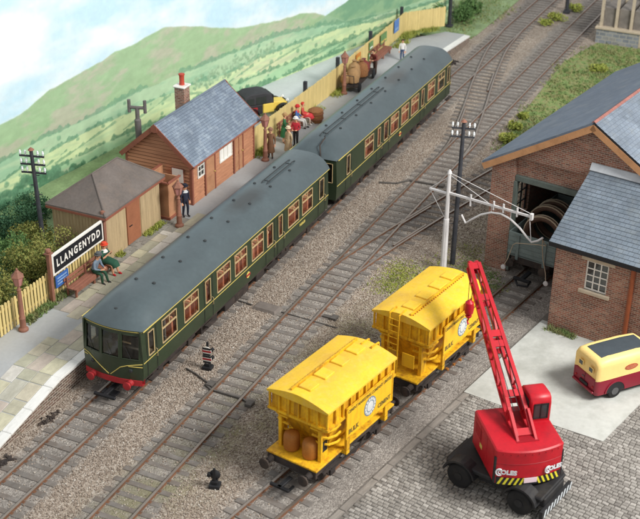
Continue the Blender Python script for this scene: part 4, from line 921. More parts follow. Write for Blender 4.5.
panel_door(st, 1.36, 2.28, 2.2); panel_door(st, 4.5, 5.40, 2.2)
for x in (4.95,):
    m = MB(); m.box(x-0.02, x+0.02, -0.10, -0.05, 0.05, 2.15); m.build('door_post', 'trim_brown', st, smooth=0)
def sash(par, x0, x1, z0, z1, nx, nz, y=-0.03, frame='white_paint', glass='house_glass', fw=0.07, bar=0.035, axis='x', sgn=1):
    f = MB()
    def bx(a, b, c, d, t0, t1):
        if axis == 'x': f.box(a, b, min(y+t0*sgn, y+t1*sgn), max(y+t0*sgn, y+t1*sgn), c, d)
        else: f.box(min(y+t0*sgn, y+t1*sgn), max(y+t0*sgn, y+t1*sgn), a, b, c, d)
    bx(x0-fw, x0, z0-fw, z1+fw, -0.05, 0.03); bx(x1, x1+fw, z0-fw, z1+fw, -0.05, 0.03); bx(x0, x1, z0-fw, z0, -0.05, 0.03); bx(x0, x1, z1, z1+fw, -0.05, 0.03)
    for i in range(1, nx): xx = x0+(x1-x0)*i/nx; bx(xx-bar/2, xx+bar/2, z0, z1, -0.04, 0.02)
    for i in range(1, nz): zz = z0+(z1-z0)*i/nz; bx(x0, x1, zz-bar/2, zz+bar/2, -0.036, 0.016)
    wo = f.build('window', frame, par, smooth=0)
    for i in range(nx):
        for k in range(nz):
            g_ = MB(); a, b, c, d = x0+(x1-x0)*i/nx, x0+(x1-x0)*(i+1)/nx, z0+(z1-z0)*k/nz, z0+(z1-z0)*(k+1)/nz
            v = [(a, y, c), (b, y, c), (b, y, d), (a, y, d)] if axis == 'x' else [(y, a, c), (y, b, c), (y, b, d), (y, a, d)]
            g_.add(v, [(0, 1, 2, 3)]); g_.build('pane', glass, wo, smooth=0, recalc=False)
    return wo
M('blind_white', (244, 242, 236), 0.5, 0.04, 3)
sash(st, 0.60, 1.14, 1.33, 2.16, 2, 3); sash(st, 2.92, 4.15, 1.28, 2.04, 3, 1, glass='blind_white', bar=0.07)
ov = 0.30
for yy, sg in ((-ov, 1), (SW+ov, -1)):
    ez = SE-0.10; rz_ = ez+19*0.1
    slate_slope('roof', 'station_slate', (-0.3, yy, ez), (SL+0.3, yy, ez), (-0.3, SW/2, rz_), (SL+0.3, SW/2, rz_), 19, 0.02, st)
    b_ = MB(); slab4(b_, [(-0.3, yy, ez), (SL+.3, yy, ez), (SL+.3, SW/2, rz_), (-.3, SW/2, rz_)], 0.06); b_.build('roof_deck', 'trim_brown', st, smooth=0)
    for x in (-0.33, SL+0.30):
        g_ = MB(); slab4(g_, [(x, yy, ez+0.03), (x+0.05, yy, ez+0.03), (x+0.05, SW/2, rz_+.03), (x, SW/2, rz_+.03)], 0.24); g_.build('bargeboard', 'trim_brown', st, smooth=0)
    g_ = MB(); g_.tube([(-0.3, yy-0.03, ez-0.03), (SL+0.3, yy-0.03, ez-0.03)], 0.05, 8); g_.build('gutter', 'trim_brown', st)
for x in (-0.36, SL+0.31): m = MB(); m.prism([(SW/2-.2, rz_-.36), (SW/2, rz_-.42), (SW/2+.2, rz_-.36), (SW/2+.16, rz_-.08), (SW/2, rz_+.05), (SW/2-.16, rz_-.08)], 'yz', x, x+.06); m.build('gable_cap', 'trim_brown', st, smooth=0)
rg = MB(); rg.tube([(-0.33, SW/2, rz_+0.0), (SL+.33, SW/2, rz_+0.0)], 0.06, 8); rg.build('ridge', 'smooth_slate', st)
chm_ = MB(); chm_.box(4.08, 4.68, 2.72, 3.30, 2.6, 4.52); cho = chm_.build('chimney', 'red_brick', st, smooth=0)
k = MB(); k.box(4.0, 4.76, 2.64, 3.38, 4.52, 4.63); k.build('chimney_cap', 'white_paint', cho, smooth=0, bevel=0.04)
k = MB(); k.lathe([(0.15, 4.63), (0.13, 4.85), (0.14, 5.15), (0.17, 5.17), (0.17, 5.24), (0.1, 5.25)], (4.38, 3.0, 0), 12); k.build('chimney_pot', M('pot_red', (190, 76, 58), 0.6, 0.1, 3), cho)
# store hut --------------------------------------------------------------
ht = thing('store_hut', 'tan boarded store hut with hipped grey felt roof beside the name sign', 'hut', (7.92, 5.56, PZ), 0)
HL, HW, HE = 4.8, 2.9, 2.5
c = MB(); c.box(0.03, HL-0.03, 0.03, HW-0.03, 0, HE); c.build('wall', 'tan_board', ht, smooth=0)
vb = MB(); vb.box(0.004, 0.996, -0.03, 0.0, 0, 1); vbm = vb.mesh('board', 'tan_board', smooth=0)
vb = MB(); vb.box(-0.10, 0.10, -0.05, -0.03, 0, 1); bat_m = vb.mesh('batten', 'tan_board', smooth=0)
n = 16
for i in range(n):
    link('board', vbm, ht, loc=(0.03, HW-HW*i/n, 0), rot=(0, 0, -math.pi/2), scale=(HW/n, 1, HE))
    link('batten', bat_m, ht, loc=(0.03, HW-HW*i/n, 0), rot=(0, 0, -math.pi/2), scale=(HW/n, 1, HE))
n = 22
for i in range(n):
    x = HL*i/n
    if 1.72 < x+HL/n/2 < 2.98: continue
    link('board', vbm, ht, loc=(x, 0.03, 0), scale=(HL/n, 1, HE))
link('board', vbm, ht, loc=(1.74, 0.03, 2.2), scale=(1.3, 1, HE-2.2))
d = MB(); d.box(1.80, 2.94, -0.03, 0.05, 0.05, 2.15); do = d.build('door', 'door_brown', ht, smooth=0)
h = MB(); h.tube([(1.95, -0.05, 1.0), (1.95, -0.1, 1.03), (2.1, -0.1, 1.03), (2.1, -0.05, 1.0)], 0.025, 6); h.build('door_handle', 'black', do)
k = MB(); o = 0.22; ez, rz_ = HE-0.02, 3.72
E = [(-o, -o, ez), (HL+o, -o, ez), (HL+o, HW+o, ez), (-o, HW+o, ez)]; T = [(1.35, HW/2, rz_), (HL-1.35, HW/2, rz_)]
k.add(E+T+[(a, b, c-0.1) for a, b, c in E], [(0, 1, 5, 4), (2, 3, 4, 5), (3, 0, 4), (1, 2, 5), (0, 1, 7, 6), (1, 2, 8, 7), (2, 3, 9, 8), (3, 0, 6, 9), (6, 7, 8, 9)]); ho = k.build('roof', 'felt', ht, smooth=0)
for a, b in ((E[0], T[0]), (E[3], T[0]), (E[1], T[1]), (E[2], T[1]), (T[0], T[1])):
    k = MB(); k.tube([a, b], 0.045, 6); k.build('hip_roll', 'felt', ho)
k = MB()
for a, b in ((E[0], E[1]), (E[0], E[3])): k.bar((a[0], a[1], ez-0.14), (b[0], b[1], ez-0.14), 0.04, 0.12)
k.build('fascia', 'trim_brown', ht, smooth=0)
# open-topped timber screen at the station corner --------------------------
sc = thing('timber_screen', 'open-topped brown timber screen between store hut and station building', 'screen', (13.05, 5.25, PZ), 0)
def panel(par, x0, x1, y0, y1, h, name='panel', mat='panel_brown'):
    m = MB(); m.box(x0, x1, y0, y1, 0.03, h); return m.build(name, mat, par, smooth=0, bevel=0.01)
panel(sc, 0, 0.06, 0.0, 1.5, 2.0); panel(sc, 0.06, 1.0, -0.0, 0.06, 2.0); panel(sc, 0.06, 1.9, 1.44, 1.5, 2.0); panel(sc, 1.0, 1.06, 0.0, 0.9, 2.0)
for a, b in (((-0.04, -0.03, 2.02), (-0.04, 1.55, 2.02)), ((-0.06, -0.03, 2.02), (1.1, -0.03, 2.02)), ((-0.06, 1.53, 2.02), (1.9, 1.53, 2.02))):
    m = MB(); m.bar(a, b, 0.12, 0.08); m.build('top_rail', 'trim_brown', sc, smooth=0)
m = MB(); m.box(-0.03, 1.03, -0.05, 0.0, 0.0, 0.14); m.box(-0.05, 0.0, -0.05, 1.5, 0.0, 0.14); m.build('skirting', 'trim_brown', sc, smooth=0)
nb = thing('notice_board', 'white notice on the brown boards behind the porter', 'notice', (14.95, 5.6, PZ+1.2), 0)
m = MB(); m.box(-0.02, 0.0, -0.1, 0.55, 0, 0.75); m.build('sheet', 'white_paint', nb, smooth=0)
m = MB(); m.box(-0.012, 0.03, -0.14, 0.59, -0.04, 0.79); m.build('frame', 'trim_brown', nb, smooth=0)
# H-shaped vent cowl behind the hut
vc = thing('vent_cowl', 'dark grey vent pipe with an H-shaped cowl behind the station roof', 'vent pipe', (17.75, 9.9, 0.2))
m = MB(); m.cyl((0, 0, 0), (0, 0, 4.3), 0.12, n=12); m.lathe([(0.15, 0), (0.18, 3.3), (0.18, 3.6), (0.12, 3.68)], n=12); m.build('pipe', M('cowl_grey', (112, 106, 104), .7, .15, 3), vc)
m = MB(); m.cyl((-0.12, 0.42, 4.3), (0.12, -0.42, 4.3), 0.09, n=10)
mo = m.build('cross_pipe', 'cowl_grey', vc)
for s in (-1, 1):
    m = MB(); m.cyl((s*0.12, -s*0.42, 4.02), (s*0.12, -s*0.42, 4.72), 0.095, n=10); m.build('cowl', 'cowl_grey', mo)
# brick goods shed ---------------------------------------------------------
sh = thing('goods_shed', 'red brick goods shed with slate roof and attached gable office', 'building', pq(0, 0, -0.13), TH)
GW, GE, GA, GL = 9.7, 5.6, 8.36, 15.0
def rl(q): return GE+(GA-GE)*min(q, GW-q)/(GW/2)
def wallp(poly, x0, x1, name='wall', mat='red_brick', par=None):
    m = MB(); m.prism([(-q, z) for q, z in poly], 'yz', x0, x1); return m.build(name, mat, par or sh, smooth=0)
OL, OR = 1.16, 5.45
wallp([(0, 0), (OL, 0), (OL, rl(OL)), (0, rl(0))], 0, 0.4, 'pier'); wallp([(OR, 0), (GW, 0), (GW, rl(GW)), (OR, rl(OR))], 0, 0.4, 'wall')
wallp([(OL, 6.05), (OR, 6.05), (OR, rl(OR)), (GW/2, GA), (OL, rl(OL))], 0, 0.4, 'gable'); wallp([(OL, 5.08), (OR, 5.08), (OR, 6.05), (OL, 6.05)], 0.26, 0.4, 'gable')
m = MB(); m.box(0.10, 0.38, -OR+0.0, -OL, 4.80, 5.08); m.build('lintel', 'green_beam', sh, smooth=0, bevel=0.02)
m = MB(); m.box(0.02, 0.30, -OL-0.14, -OL, 0.1, 4.80); m.build('door_post', 'green_beam', sh, smooth=0)
def lw(x0, x1, z0, z1, q0=0.0, q1=0.35): m = MB(); m.box(x0, x1, -q1, -q0, z0, z1); return m.build('wall', 'red_brick', sh, smooth=0)
lw(0.4, 0.9, 0, GE); lw(0.9, 3.7, 0, 1.7); lw(0.9, 3.7, 4.75, GE); lw(3.7, GL, 0, GE); lw(0.4, GL, 0, GE, GW-0.35, GW)
m = MB(); m.prism([(-0, 0), (-GW, 0), (-GW, GE), (-GW/2, GA), (0, GE)], 'yz', GL-0.35, GL); m.build('wall', 'red_brick', sh, smooth=0)
m = MB()
for x in np.linspace(0.95, 3.65, 6): m.box(x-0.035, x+0.035, -0.22, -0.15, 1.7, 4.75)
for z in (2.3, 2.9, 3.5, 4.1): m.box(0.9, 3.7, -0.21, -0.16, z-0.03, z+0.03)
wo = m.build('window', 'black', sh, smooth=0)
g_ = MB(); g_.add([(0.9, -0.185, 1.7), (3.7, -0.185, 1.7), (3.7, -0.185, 4.75), (0.9, -0.185, 4.75)], [(0, 1, 2, 3)]); g_.build('pane', 'glass', wo, smooth=0, recalc=False)
ap = 8.74; ev = 5.55; o = 0.4
def rq(q): return ap-(ap-ev)*abs(q-GW/2)/(GW/2+o)
b_ = MB(); slab4(b_, [(-0.35, o, ev), (GL+.3, o, ev), (GL+.3, -GW/2, ap), (-.35, -GW/2, ap)], 0.12); b_.build('roof', 'smooth_slate', sh, smooth=0)
b_ = MB(); slab4(b_, [(-0.35, -GW-o, ev-0.012), (GL+.3, -GW-o, ev-0.012), (GL+.3, -GW/2, ap-0.012), (-.35, -GW/2, ap-0.012)], 0.12); b_.build('roof_deck', 'dark_inside', sh, smooth=0)
slate_slope('roof', 'slate_x', (-0.35, -GW-o, ev), (GL+.3, -GW-o, ev), (-.35, -GW/2, ap), (GL+.3, -GW/2, ap), 32, 0.018, sh)
for s in (1, -1):
    y0 = o if s > 0 else -GW-o
    g_ = MB(); slab4(g_, [(-0.36, y0, ev-0.115), (-0.25, y0, ev-0.115), (-0.25, -GW/2, ap-0.115), (-0.36, -GW/2, ap-0.115)], 0.30); g_.build('bargeboard', 'barge', sh, smooth=0)
rt = MB(); rt.prism([(-0.10, -0.06), (0, 0.015), (0.10, -0.06), (0.08, -0.09), (0, -0.02), (-0.08, -0.09)], 'yz', 0, 0.47); rtm = rt.mesh('ridge_tile', 'red_ridge', smooth=0)
for i in range(32): link('ridge_tile', rtm, sh, loc=(-0.35+0.48*i, -GW/2, ap+0.04))
# lean-to office against the gable
OP, OQ0, OQ1, OH, OT = -3.62, 5.15, 11.2, 4.28, 6.40
def ofw(poly, x0, x1): m = MB(); m.prism([(-q, z) for q, z in poly], 'yz', x0, x1); return m.build('office_wall', 'red_brick', sh, smooth=0)
wq0, wq1, wz0, wz1 = 6.60, 7.62, 2.50, 3.90
ofw([(OQ0, 0), (wq0, 0), (wq0, OH), (OQ0, OH)], OP, OP+0.3); ofw([(wq1, 0), (OQ1, 0), (OQ1, OH), (wq1, OH)], OP, OP+0.3); ofw([(wq0, 0), (wq1, 0), (wq1, wz0), (wq0, wz0)], OP, OP+.3); ofw([(wq0, wz1), (wq1, wz1), (wq1, OH), (wq0, OH)], OP, OP+.3)
m = MB(); m.prism([(OP+0.3, 0), (0, 0), (0, OT-0.1), (OP+0.3, OH+0.1)], 'xz', -OQ0-0.3, -OQ0); m.build('office_wall', 'red_brick', sh, smooth=0)
m = MB(); m.prism([(OP+0.3, 0), (0, 0), (0, OT-0.1), (OP+0.3, OH+0.1)], 'xz', -OQ1, -OQ1+.3); m.build('office_wall', 'red_brick', sh, smooth=0)
sash(sh, -wq1+0.06, -wq0-0.06, wz0+0.06, wz1-0.06, 3, 4, y=OP+0.10, axis='y', fw=0.06, bar=0.05)
m = MB(); m.box(OP+0.5, OP+0.55, -wq1-.2, -wq0+.2, wz0-.2, wz1+.2); m.build('dark_room_sheet', 'dark_inside', sh, smooth=0)  # dark sheet behind the office panes, standing in for the dim room
m = MB(); m.box(OP-0.03, OP+0.1, -7.88, -6.36, wz1, wz1+0.30); m.build('window_lintel', 'stone_trim', sh, smooth=0, bevel=0.01)
m = MB(); m.box(OP-0.13, OP+0.1, -7.82, -6.40, wz0-0.16, wz0); m.build('window_sill', 'stone_trim', sh, smooth=0, bevel=0.02)
e0 = OP-0.28; ez = OH+0.12
b_ = MB(); slab4(b_, [(e0, -OQ0+0.25, ez-0.01), (e0, -OQ1-.25, ez-0.01), (0, -OQ1-.25, ez+2.09), (0, -OQ0+.25, ez+2.09)], 0.09); b_.build('office_roof_deck', 'dark_inside', sh, smooth=0)
slate_slope('office_roof', 'office_slate', (e0, -OQ0+0.25, ez), (e0, -OQ1-.25, ez), (-0.02, -OQ0+.25, ez+2.1), (-0.02, -OQ1-.25, ez+2.1), 20, 0.018, sh)
m = MB(); m.prism([(-0.22, ez+2.02), (-0.02, ez+2.16), (-0.02, ez+2.34), (-0.06, ez+2.34), (-0.24, ez+2.06)], 'xz', -OQ1-.25, -OQ0+0.27); m.build('flashing', 'lead', sh, smooth=0)
m = MB(); m.box(e0-0.02, e0+0.05, -OQ1-.25, -OQ0+.25, ez-0.2, ez-0.02); m.build('gutter_board', 'dark_inside', sh, smooth=0)
m = MB(); m.tube([(OP-0.08, -8.72, ez-0.1), (OP-0.08, -8.72, 0.1)], 0.10, 10); po = m.build('downpipe', 'pipe_brown', sh)
m = MB(); m.box(OP-0.18, OP, -8.86, -8.58, ez-0.25, ez-0.05); m.build('pipe_head', 'pipe_brown', po, smooth=0)
# stone loading bank at the far right ---------------------------------------
lb = thing('stone_platform', 'grey stone loading bank with white posts at the far right', 'platform', (54.6, -6.5, -0.13), R(-1))
m = MB(); m.box(0, 12, -6, 0, 0, 1.05); m.build('wall', 'stone_wall', lb, smooth=0)
m = MB(); m.box(-0.1, 12, -6, 0.1, 1.05, 1.22); m.build('deck', 'stone_trim', lb, smooth=0, bevel=0.02)
for y in (-0.25, -1.35, -2.45, -3.55):
    for x in (0.3, 3.2, 6.2):
        q = MB(); q.box(x-0.1, x+0.1, y-0.1, y+0.1, 1.22, 3.6); q.build('post', 'stone_trim', lb, smooth=0)
for i, y in enumerate((-0.8, -1.9, -3.0)):
    q = MB(); q.box(0.42, 6.1, y-0.42, y+0.42, 1.22, 2.6); 
    q.build('crate_panel', M('loading_panel', (132, 126, 120), 0.8, 0.2, 2), lb, smooth=0)
q = MB(); q.box(-0.02, 0.05, -3.45, -3.2, 0.05, 1.05); q.build('quoin', 'stone_trim', lb, smooth=0)
# ------------------------------------------------------------------ platform furniture
pk = MB(); pk.add([(-.5, -.5, 0), (.5, -.5, 0), (.5, .5, 0), (-.5, .5, 0), (-.5, -.5, .96), (.5, -.5, .96), (.5, .5, .96), (-.5, .5, .96), (0, -.5, 1), (0, .5, 1)], [(0, 3, 2, 1), (0, 1, 5, 8, 4), (2, 3, 7, 9, 6), (1, 2, 6, 5), (3, 0, 4, 7), (5, 6, 9, 8), (7, 4, 8, 9)]); pkm = pk.mesh('picket', 'fence_yellow', smooth=0)
def fence(label, pts, h, pitch, wd, post_every, posts_dark=None):
    f = thing('picket_fence', label, 'fence', (pts[0][0], pts[0][1], PZ), 0, 'yellow fences along the platform'); o = Vector((*pts[0], 0)); i = 0
    for a, b in zip(pts, pts[1:]):
        a, b = Vector((*a, 0)), Vector((*b, 0)); L = (b-a).length; d = (b-a)/L; ang = math.atan2(d.y, d.x); n = int(L/pitch)
        for k in range(n+1):
            p = a+d*(k*L/max(1, n))-o
            link('picket', pkm, f, loc=(p.x, p.y, 0.02), rot=(0, random.uniform(-.012, .012), ang), scale=(wd, 0.035, h+random.uniform(-.02, .02)))
        for z in (0.35, h*0.8):
            m = MB(); nv = Vector((-d.y, d.x, 0))*0.05; m.bar(a-o+nv+Vector((0, 0, z)), b-o+nv+Vector((0, 0, z)), 0.05, 0.1); m.build('rail', 'fence_yellow', f, smooth=0)
        k = 0.0
        while k < L:
            p = a+d*k-o+Vector((-d.y, d.x, 0))*0.14; m = MB(); m.box(p.x-.06, p.x+.06, p.y-.05, p.y+.05, -0.2, h-0.1); m.build('post', 'fence_yellow', f, smooth=0); k += post_every
    for (x, y) in posts_dark or []:
        m = MB(); m.box(x-o.x-.1, x-o.x+.1, y-o.y-.1, y-o.y+.1, 0, h+0.42); m.build('tall_post', 'pole_black', f, smooth=0)
    return f
fence('yellow picket fence with gaps between pickets, beside the name sign', [(-1.2, 5.83), (7.8, 5.80)], 1.42, 0.215, 0.145, 1.8)
fence('long yellow fence with posters running from station building to platform end', [(22.1, 5.33), (33.5, 5.36), (47.2, 5.86)], 1.55, 0.215, 0.212, 2.0, [(29.6, 5.55), (34.6, 5.62), (40.6, 5.85), (46.9, 6.05)])
fence('short yellow fence turning across the far end of the platform', [(47.3, 5.80), (49.9, 3.84)], 1.5, 0.215, 0.212, 1.3)
# name sign
sg = thing('station_sign', 'black station name sign LLANGENYDD in a white frame on two posts', 'sign', (3.66, 5.60, PZ))
for x in (0.0, 4.22):
    m = MB(); m.box(x-.09, x+.09, -.09, .09, 0, 2.42); po = m.build('post', 'post_brown', sg, smooth=0, bevel=0.015)
    m = MB(); m.box(x-.15, x+.15, -.15, .15, 2.42, 2.48); m.lathe([(0.06, 2.48), (0.13, 2.56), (0.11, 2.66), (0.03, 2.70)], (x, 0, 0), 10); m.build('finial', 'post_brown', po)
m = MB(); m.box(0.14, 4.08, -.05, .05, 1.25, 2.28); bo = m.build('board', 'white_paint', sg, smooth=0, bevel=0.01)
m = MB(); m.box(0.25, 3.97, -.062, -.045, 1.36, 2.17); m.build('face', 'sign_black', bo, smooth=0)
text('LLANGENYDD', 0.50, 'white_paint', bo, (2.11, -.068, 1.765), (1, 0, 0), (0, 0, 1), bold=0.018, xs=0.80, space=1.42)
bs = thing('blue_notice', 'small blue enamel notice with white lettering below the name sign', 'notice', (3.86, 5.52, PZ+0.62))
m = MB(); m.box(0, 0.95, -.02, .02, 0, 0.58); bo = m.build('plate', 'blue_enamel', bs, smooth=0)
for zz in (0.44, 0.30, 0.16): 
    m = MB(); m.box(0.12, 0.83, -.026, -.018, zz-0.03, zz+0.03); m.build('line_of_print', M('pale_blue', (150, 184, 222), 0.5, 0.4, 14), bs, smooth=0)
def lamp(label, x, y, h=2.75):
    t = thing('platform_lamp', label, 'lamp post', (x, y, PZ), random.uniform(0, 1), 'brown lamp posts on the platform')
    m = MB(); m.lathe([(0.22, 0), (0.22, 0.08), (0.14, 0.16), (0.13, 0.55), (0.15, 0.6), (0.12, 0.66), (0.10, 1.2), (0.085, h-0.95), (0.11, h-0.92), (0.06, h-0.86), (0.05, h-0.72)], n=12); m.build('post', 'post_brown', t)
    m = MB(); m.lathe([(0.06, h-0.78), (0.13, h-0.72), (0.15, h-0.70), (0.24, h-0.32), (0.26, h-0.30)], n=6); lo = m.build('lantern', M('lantern_glass', (186, 130, 124), 0.3, 0.1, 3), t, smooth=0)
    m = MB(); m.lathe([(0.29, h-0.30), (0.29, h-0.27), (0.13, h-0.10), (0.11, h-0.06), (0.05, h), (0.05, h+0.06), (0.01, h+0.10)], n=6); m.build('lantern_cap', 'post_brown', lo, smooth=0)
    m = MB()
    for k in range(6): a = k*math.pi/3; m.bar((0.15*math.cos(a), 0.15*math.sin(a), h-0.7), (0.25*math.cos(a), 0.25*math.sin(a), h-0.3), 0.03, 0.03)
    m.build('lantern_bars', 'post_brown', lo, smooth=0)
lamp('brown lamp post by the near picket fence, left of the name sign', 1.18, 5.35, 2.9); lamp('brown lamp post in front of the porter and timber screen', 12.69, 4.46, 2.45)
lamp('brown lamp post at the far end wall of the station building', 21.9, 4.35, 2.75); lamp('brown lamp post beside the loaded luggage barrow', 33.6, 4.70, 2.75)
def bench(label, x, y, L, rz=0):
    t = thing('platform_bench', label, 'bench', (x, y, PZ), rz, 'brown platform benches')
    for k in range(3): m = MB(); m.box(0, L, -0.5+0.17*k, -0.36+0.17*k, 0.42, 0.47); m.build('seat_slat', 'bench_brown', t, smooth=0, bevel=0.01)
    for z in (0.6, 0.8): m = MB(); m.bar((0, 0.07+0.1*(z-.6), z), (L, 0.07+.1*(z-.6), z), 0.04, 0.15); m.build('back_slat', 'bench_brown', t, smooth=0, bevel=0.01)
    for xx in (0.15, L/2, L-0.15):
        m = MB(); m.box(xx-.05, xx+.05, -0.47, -0.38, 0, 0.42); m.box(xx-.05, xx+.05, -0.02, 0.06, 0, 0.9); m.box(xx-.05, xx+.05, -0.47, 0.0, 0.34, 0.42); m.build('leg', 'bench_brown', t, smooth=0, bevel=0.01)
    m = MB(); m.box(0.05, L-.05, -0.53, -0.50, 0.28, 0.45); m.build('front_rail', 'bench_brown', t, smooth=0)
bench('brown bench under the name sign, a seated couple at its far end', 4.35, 5.36, 3.1)
bench('brown bench by the long yellow fence, a red-hatted passenger at its end', 25.2, 5.15, 2.4); bench('empty brown bench below the posters near the platform end', 39.6, 5.42, 2.9, R(2))
def poster(name, label, x, y, z, wd, h, mat, rz=0, bits=()):
    t = thing(name, label, 'poster', (x, y, z), rz, 'posters on the long yellow fence')
    m = MB(); m.box(-wd/2, wd/2, -.015, .015, 0, h); m.build('sheet', mat, t, smooth=0)
    for (a, b, c, d, mm) in bits: m = MB(); m.box(a, b, -.021, -.012, c, d); m.build('print', mm, t, smooth=0)
M('poster_green', (112, 150, 96), 0.6, 0.2, 5); M('poster_orange', (214, 142, 60), 0.6, 0.15, 5); M('poster_blue', (92, 136, 204), 0.5, 0.1, 4)
poster('poster', 'blue poster at the far end of the long yellow fence', 45.0, 5.66, 1.62, 0.95, 0.9, 'poster_blue', R(2), [(-.3, .3, .15, .3, 'pale_blue')])
poster('poster', 'broad green poster above the empty bench on the yellow fence', 42.3, 5.55, 1.60, 1.2, 0.7, 'poster_green', R(2), [(-.5, .5, .1, .22, 'lining')])
poster('poster', 'upper green poster of the stacked pair left of the empty bench', 39.9, 5.49, 1.85, 0.7, 0.55, 'poster_green', R(2), [(-.25, .25, .1, .2, 'white_paint')])
poster('poster', 'lower green poster of the stacked pair left of the empty bench', 39.85, 5.49, 1.15, 0.8, 0.55, 'poster_green', R(2), [(-.3, .3, .3, .4, 'white_paint')])
poster('poster', 'orange poster on the yellow fence above the luggage barrow', 37.5, 5.40, 1.55, 0.8, 0.75, 'poster_orange', R(2), [(-.25, .25, .3, .5, 'lining')])
# luggage barrow and what stands on and by it
bw_ = thing('luggage_barrow', 'dark flat platform barrow loaded with sacks below orange poster', 'barrow', (35.7, 4.55, PZ), R(4))
m = MB(); m.box(-1.9, 1.9, -0.5, 0.5, 0.42, 0.52); m.build('deck', 'underframe', bw_, smooth=0)
for x in (-1.4, 1.4):
    for s in (-1, 1): m = MB(); m.lathe([(0.05, -.05), (0.26, -.05), (0.3, -.03), (0.3, .03), (0.26, .05), (0.05, .05)], (x, s*0.5, 0.3), 14, axis='y'); m.build('wheel', 'black', bw_)
m = MB(); m.tube([(-1.9, -0.3, 0.5), (-2.0, -0.3, 1.2), (-2.0, 0.3, 1.2), (-1.9, 0.3, 0.5)], 0.03, 6); m.build('handle', 'black', bw_)
M('sack', (166, 132, 92), 0.9, 0.15, 5, bump=0.3); M('leather', (120, 72, 48), 0.5, 0.15, 4); M('basket', (146, 100, 62), 0.8, 0.3, 14); M('maroon', (122, 52, 48), 0.6, 0.15, 4)
def sack(label, x, y, r, h, mat='sack', tilt=0.0):
    m = MB(); m.lathe([(r*.7, 0), (r, 0.08), (r*1.08, h*.4), (r*.9, h*.72), (r*.35, h*.88), (r*.25, h*.92), (r*.42, h), (r*.1, h+.01)], n=10); o = m.build('sack', mat, smooth=50)
    o.location = (x, y, PZ+0.525); o.rotation_euler = (0, tilt, x); tag(o, label, 'sack', 'sacks on the luggage barrow')
sack('plump tan sack at the near end of the barrow', 34.4, 4.45, 0.40, 1.1); sack('taller tan sack beside the lamp post on the barrow', 35.1, 4.68, 0.40, 1.25); sack('brown sack in the middle of the barrow', 35.75, 4.45, 0.44, 1.1, 'basket'); sack('low grey-brown sack slumped at the barrow front', 34.1, 4.85, .3, .7); sack('pale sack on the fence side of the barrow', 36.05, 4.85, .32, .85); sack('small maroon sack at the far end of the barrow', 36.5, 4.6, 0.38, 0.95, 'maroon')
tr = thing('trunk', 'brown leather trunk stacked at the far end of the barrow', 'trunk', (37.05, 4.75, PZ+0.525), R(10))
m = MB(); m.box(-.42, .42, -.3, .3, 0, .45); m.build('case', 'leather', tr, bevel=0.03, smooth=0)
for x in (-.22, .22): m = MB(); m.box(x-.03, x+.03, -.31, .31, -0.0, .462); m.build('strap', 'maroon', tr, smooth=0)
m = MB(); m.tube([(-.08, -.31, .25), (-.08, -.35, .28), (.08, -.35, .28), (.08, -.31, .25)], .015, 5); m.build('handle', 'black', tr)
hb = thing('hamper', 'round brown wicker hamper on platform beside the red-hatted passenger', 'hamper', (28.45, 4.30, PZ))
m = MB(); m.lathe([(0.36, 0), (0.42, 0.1), (0.46, 0.4), (0.44, 0.68)], n=16); m.build('basket', 'basket', hb)
m = MB(); m.lathe([(0.46, 0.68), (0.46, 0.74), (0.3, 0.84), (0.05, 0.86)], n=16); m.build('lid', 'basket', hb)
for z in (0.2, 0.5): m = MB(); m.lathe([(0.45, z), (0.49, z+.03), (0.49, z+.06), (0.45, z+.09)], n=16); m.build('band', 'leather', hb)
# telegraph poles
def tele(label, x, y, z, h, arms, lean, rz, dirx, half):
    t = thing('telegraph_pole', label, 'telegraph pole', (x, y, z), rz, 'telegraph poles'); t.rotation_euler = (lean[0], lean[1], rz)
    m = MB(); m.tube([(0, 0, -0.3), (0, 0, h*0.5), (0, 0, h)], [0.13, 0.11, 0.085], 10); po = m.build('pole', 'pole_black', t)
    m = MB(); m.lathe([(0.16, h), (0.03, h+.12)], n=8); m.build('cap', 'post_brown', po)
    for k in range(arms):
        zz = h-0.32-0.42*k; d = Vector((*dirx, 0)).normalized()
        m = MB(); m.bar(-d*half+Vector((0, 0, zz)), d*half+Vector((0, 0, zz)), 0.07, 0.08); ao = m.build('cross_arm', 'pole_black', t, smooth=0)
        for f in (-0.92, -0.5, 0.5, 0.92):
            p = d*half*f; m = MB(); m.lathe([(0.025, zz+.05), (0.025, zz+.12), (0.05, zz+.12), (0.055, zz+.17), (0.035, zz+.2), (0.05, zz+.21), (0.035, zz+.27), (0.01, zz+.29)], (p.x, p.y, 0), 8); m.build('insulator', 'insulator', ao)
    for k in range(6): m = MB(); a = 1 if k % 2 else -1; zz = 2.2+0.5*k; m.cyl((0, 0, zz), (a*0.1, -a*0.22, zz), 0.02, n=5); m.build('step', 'pole_black', po)
tele('black telegraph pole with three cross arms above the olive bushes', 7.62, 8.91, 0.2, 6.0, 3, (0.0, -0.045), 0, (-0.25, 1), 0.6)
tele('tall black telegraph pole with two cross arms behind the white loading gauge', 16.75, -8.55, -0.13, 7.4, 2, (0.0, 0.03), 0, (-0.30, 1), 0.55)
def plain_pole(label, x, y, h, z=-0.13, name='signal_post'):
    t = thing(name, label, 'post', (x, y, z), 0, 'dark posts in the far distance')
    m = MB(); m.tube([(0, 0, 0), (0, 0, h)], [0.14, 0.10], 10); m.build('pole', 'pole_black', t)
    m = MB(); m.box(-.25, .25, -.25, .25, 0, .25); m.build('base', 'pole_black', t, smooth=0, bevel=.03)
    m = MB(); m.bar((0.15, -.2, .3), (0.15, -.2, h), .03, .03); m.bar((0.15, .2, .3), (0.15, .2, h), .03, .03)
    for k in range(int(h/.4)): m.bar((.15, -.2, .4+.4*k), (.15, .2, .4+.4*k), .03, .03)
    m.build('ladder', 'pole_black', t, smooth=0)
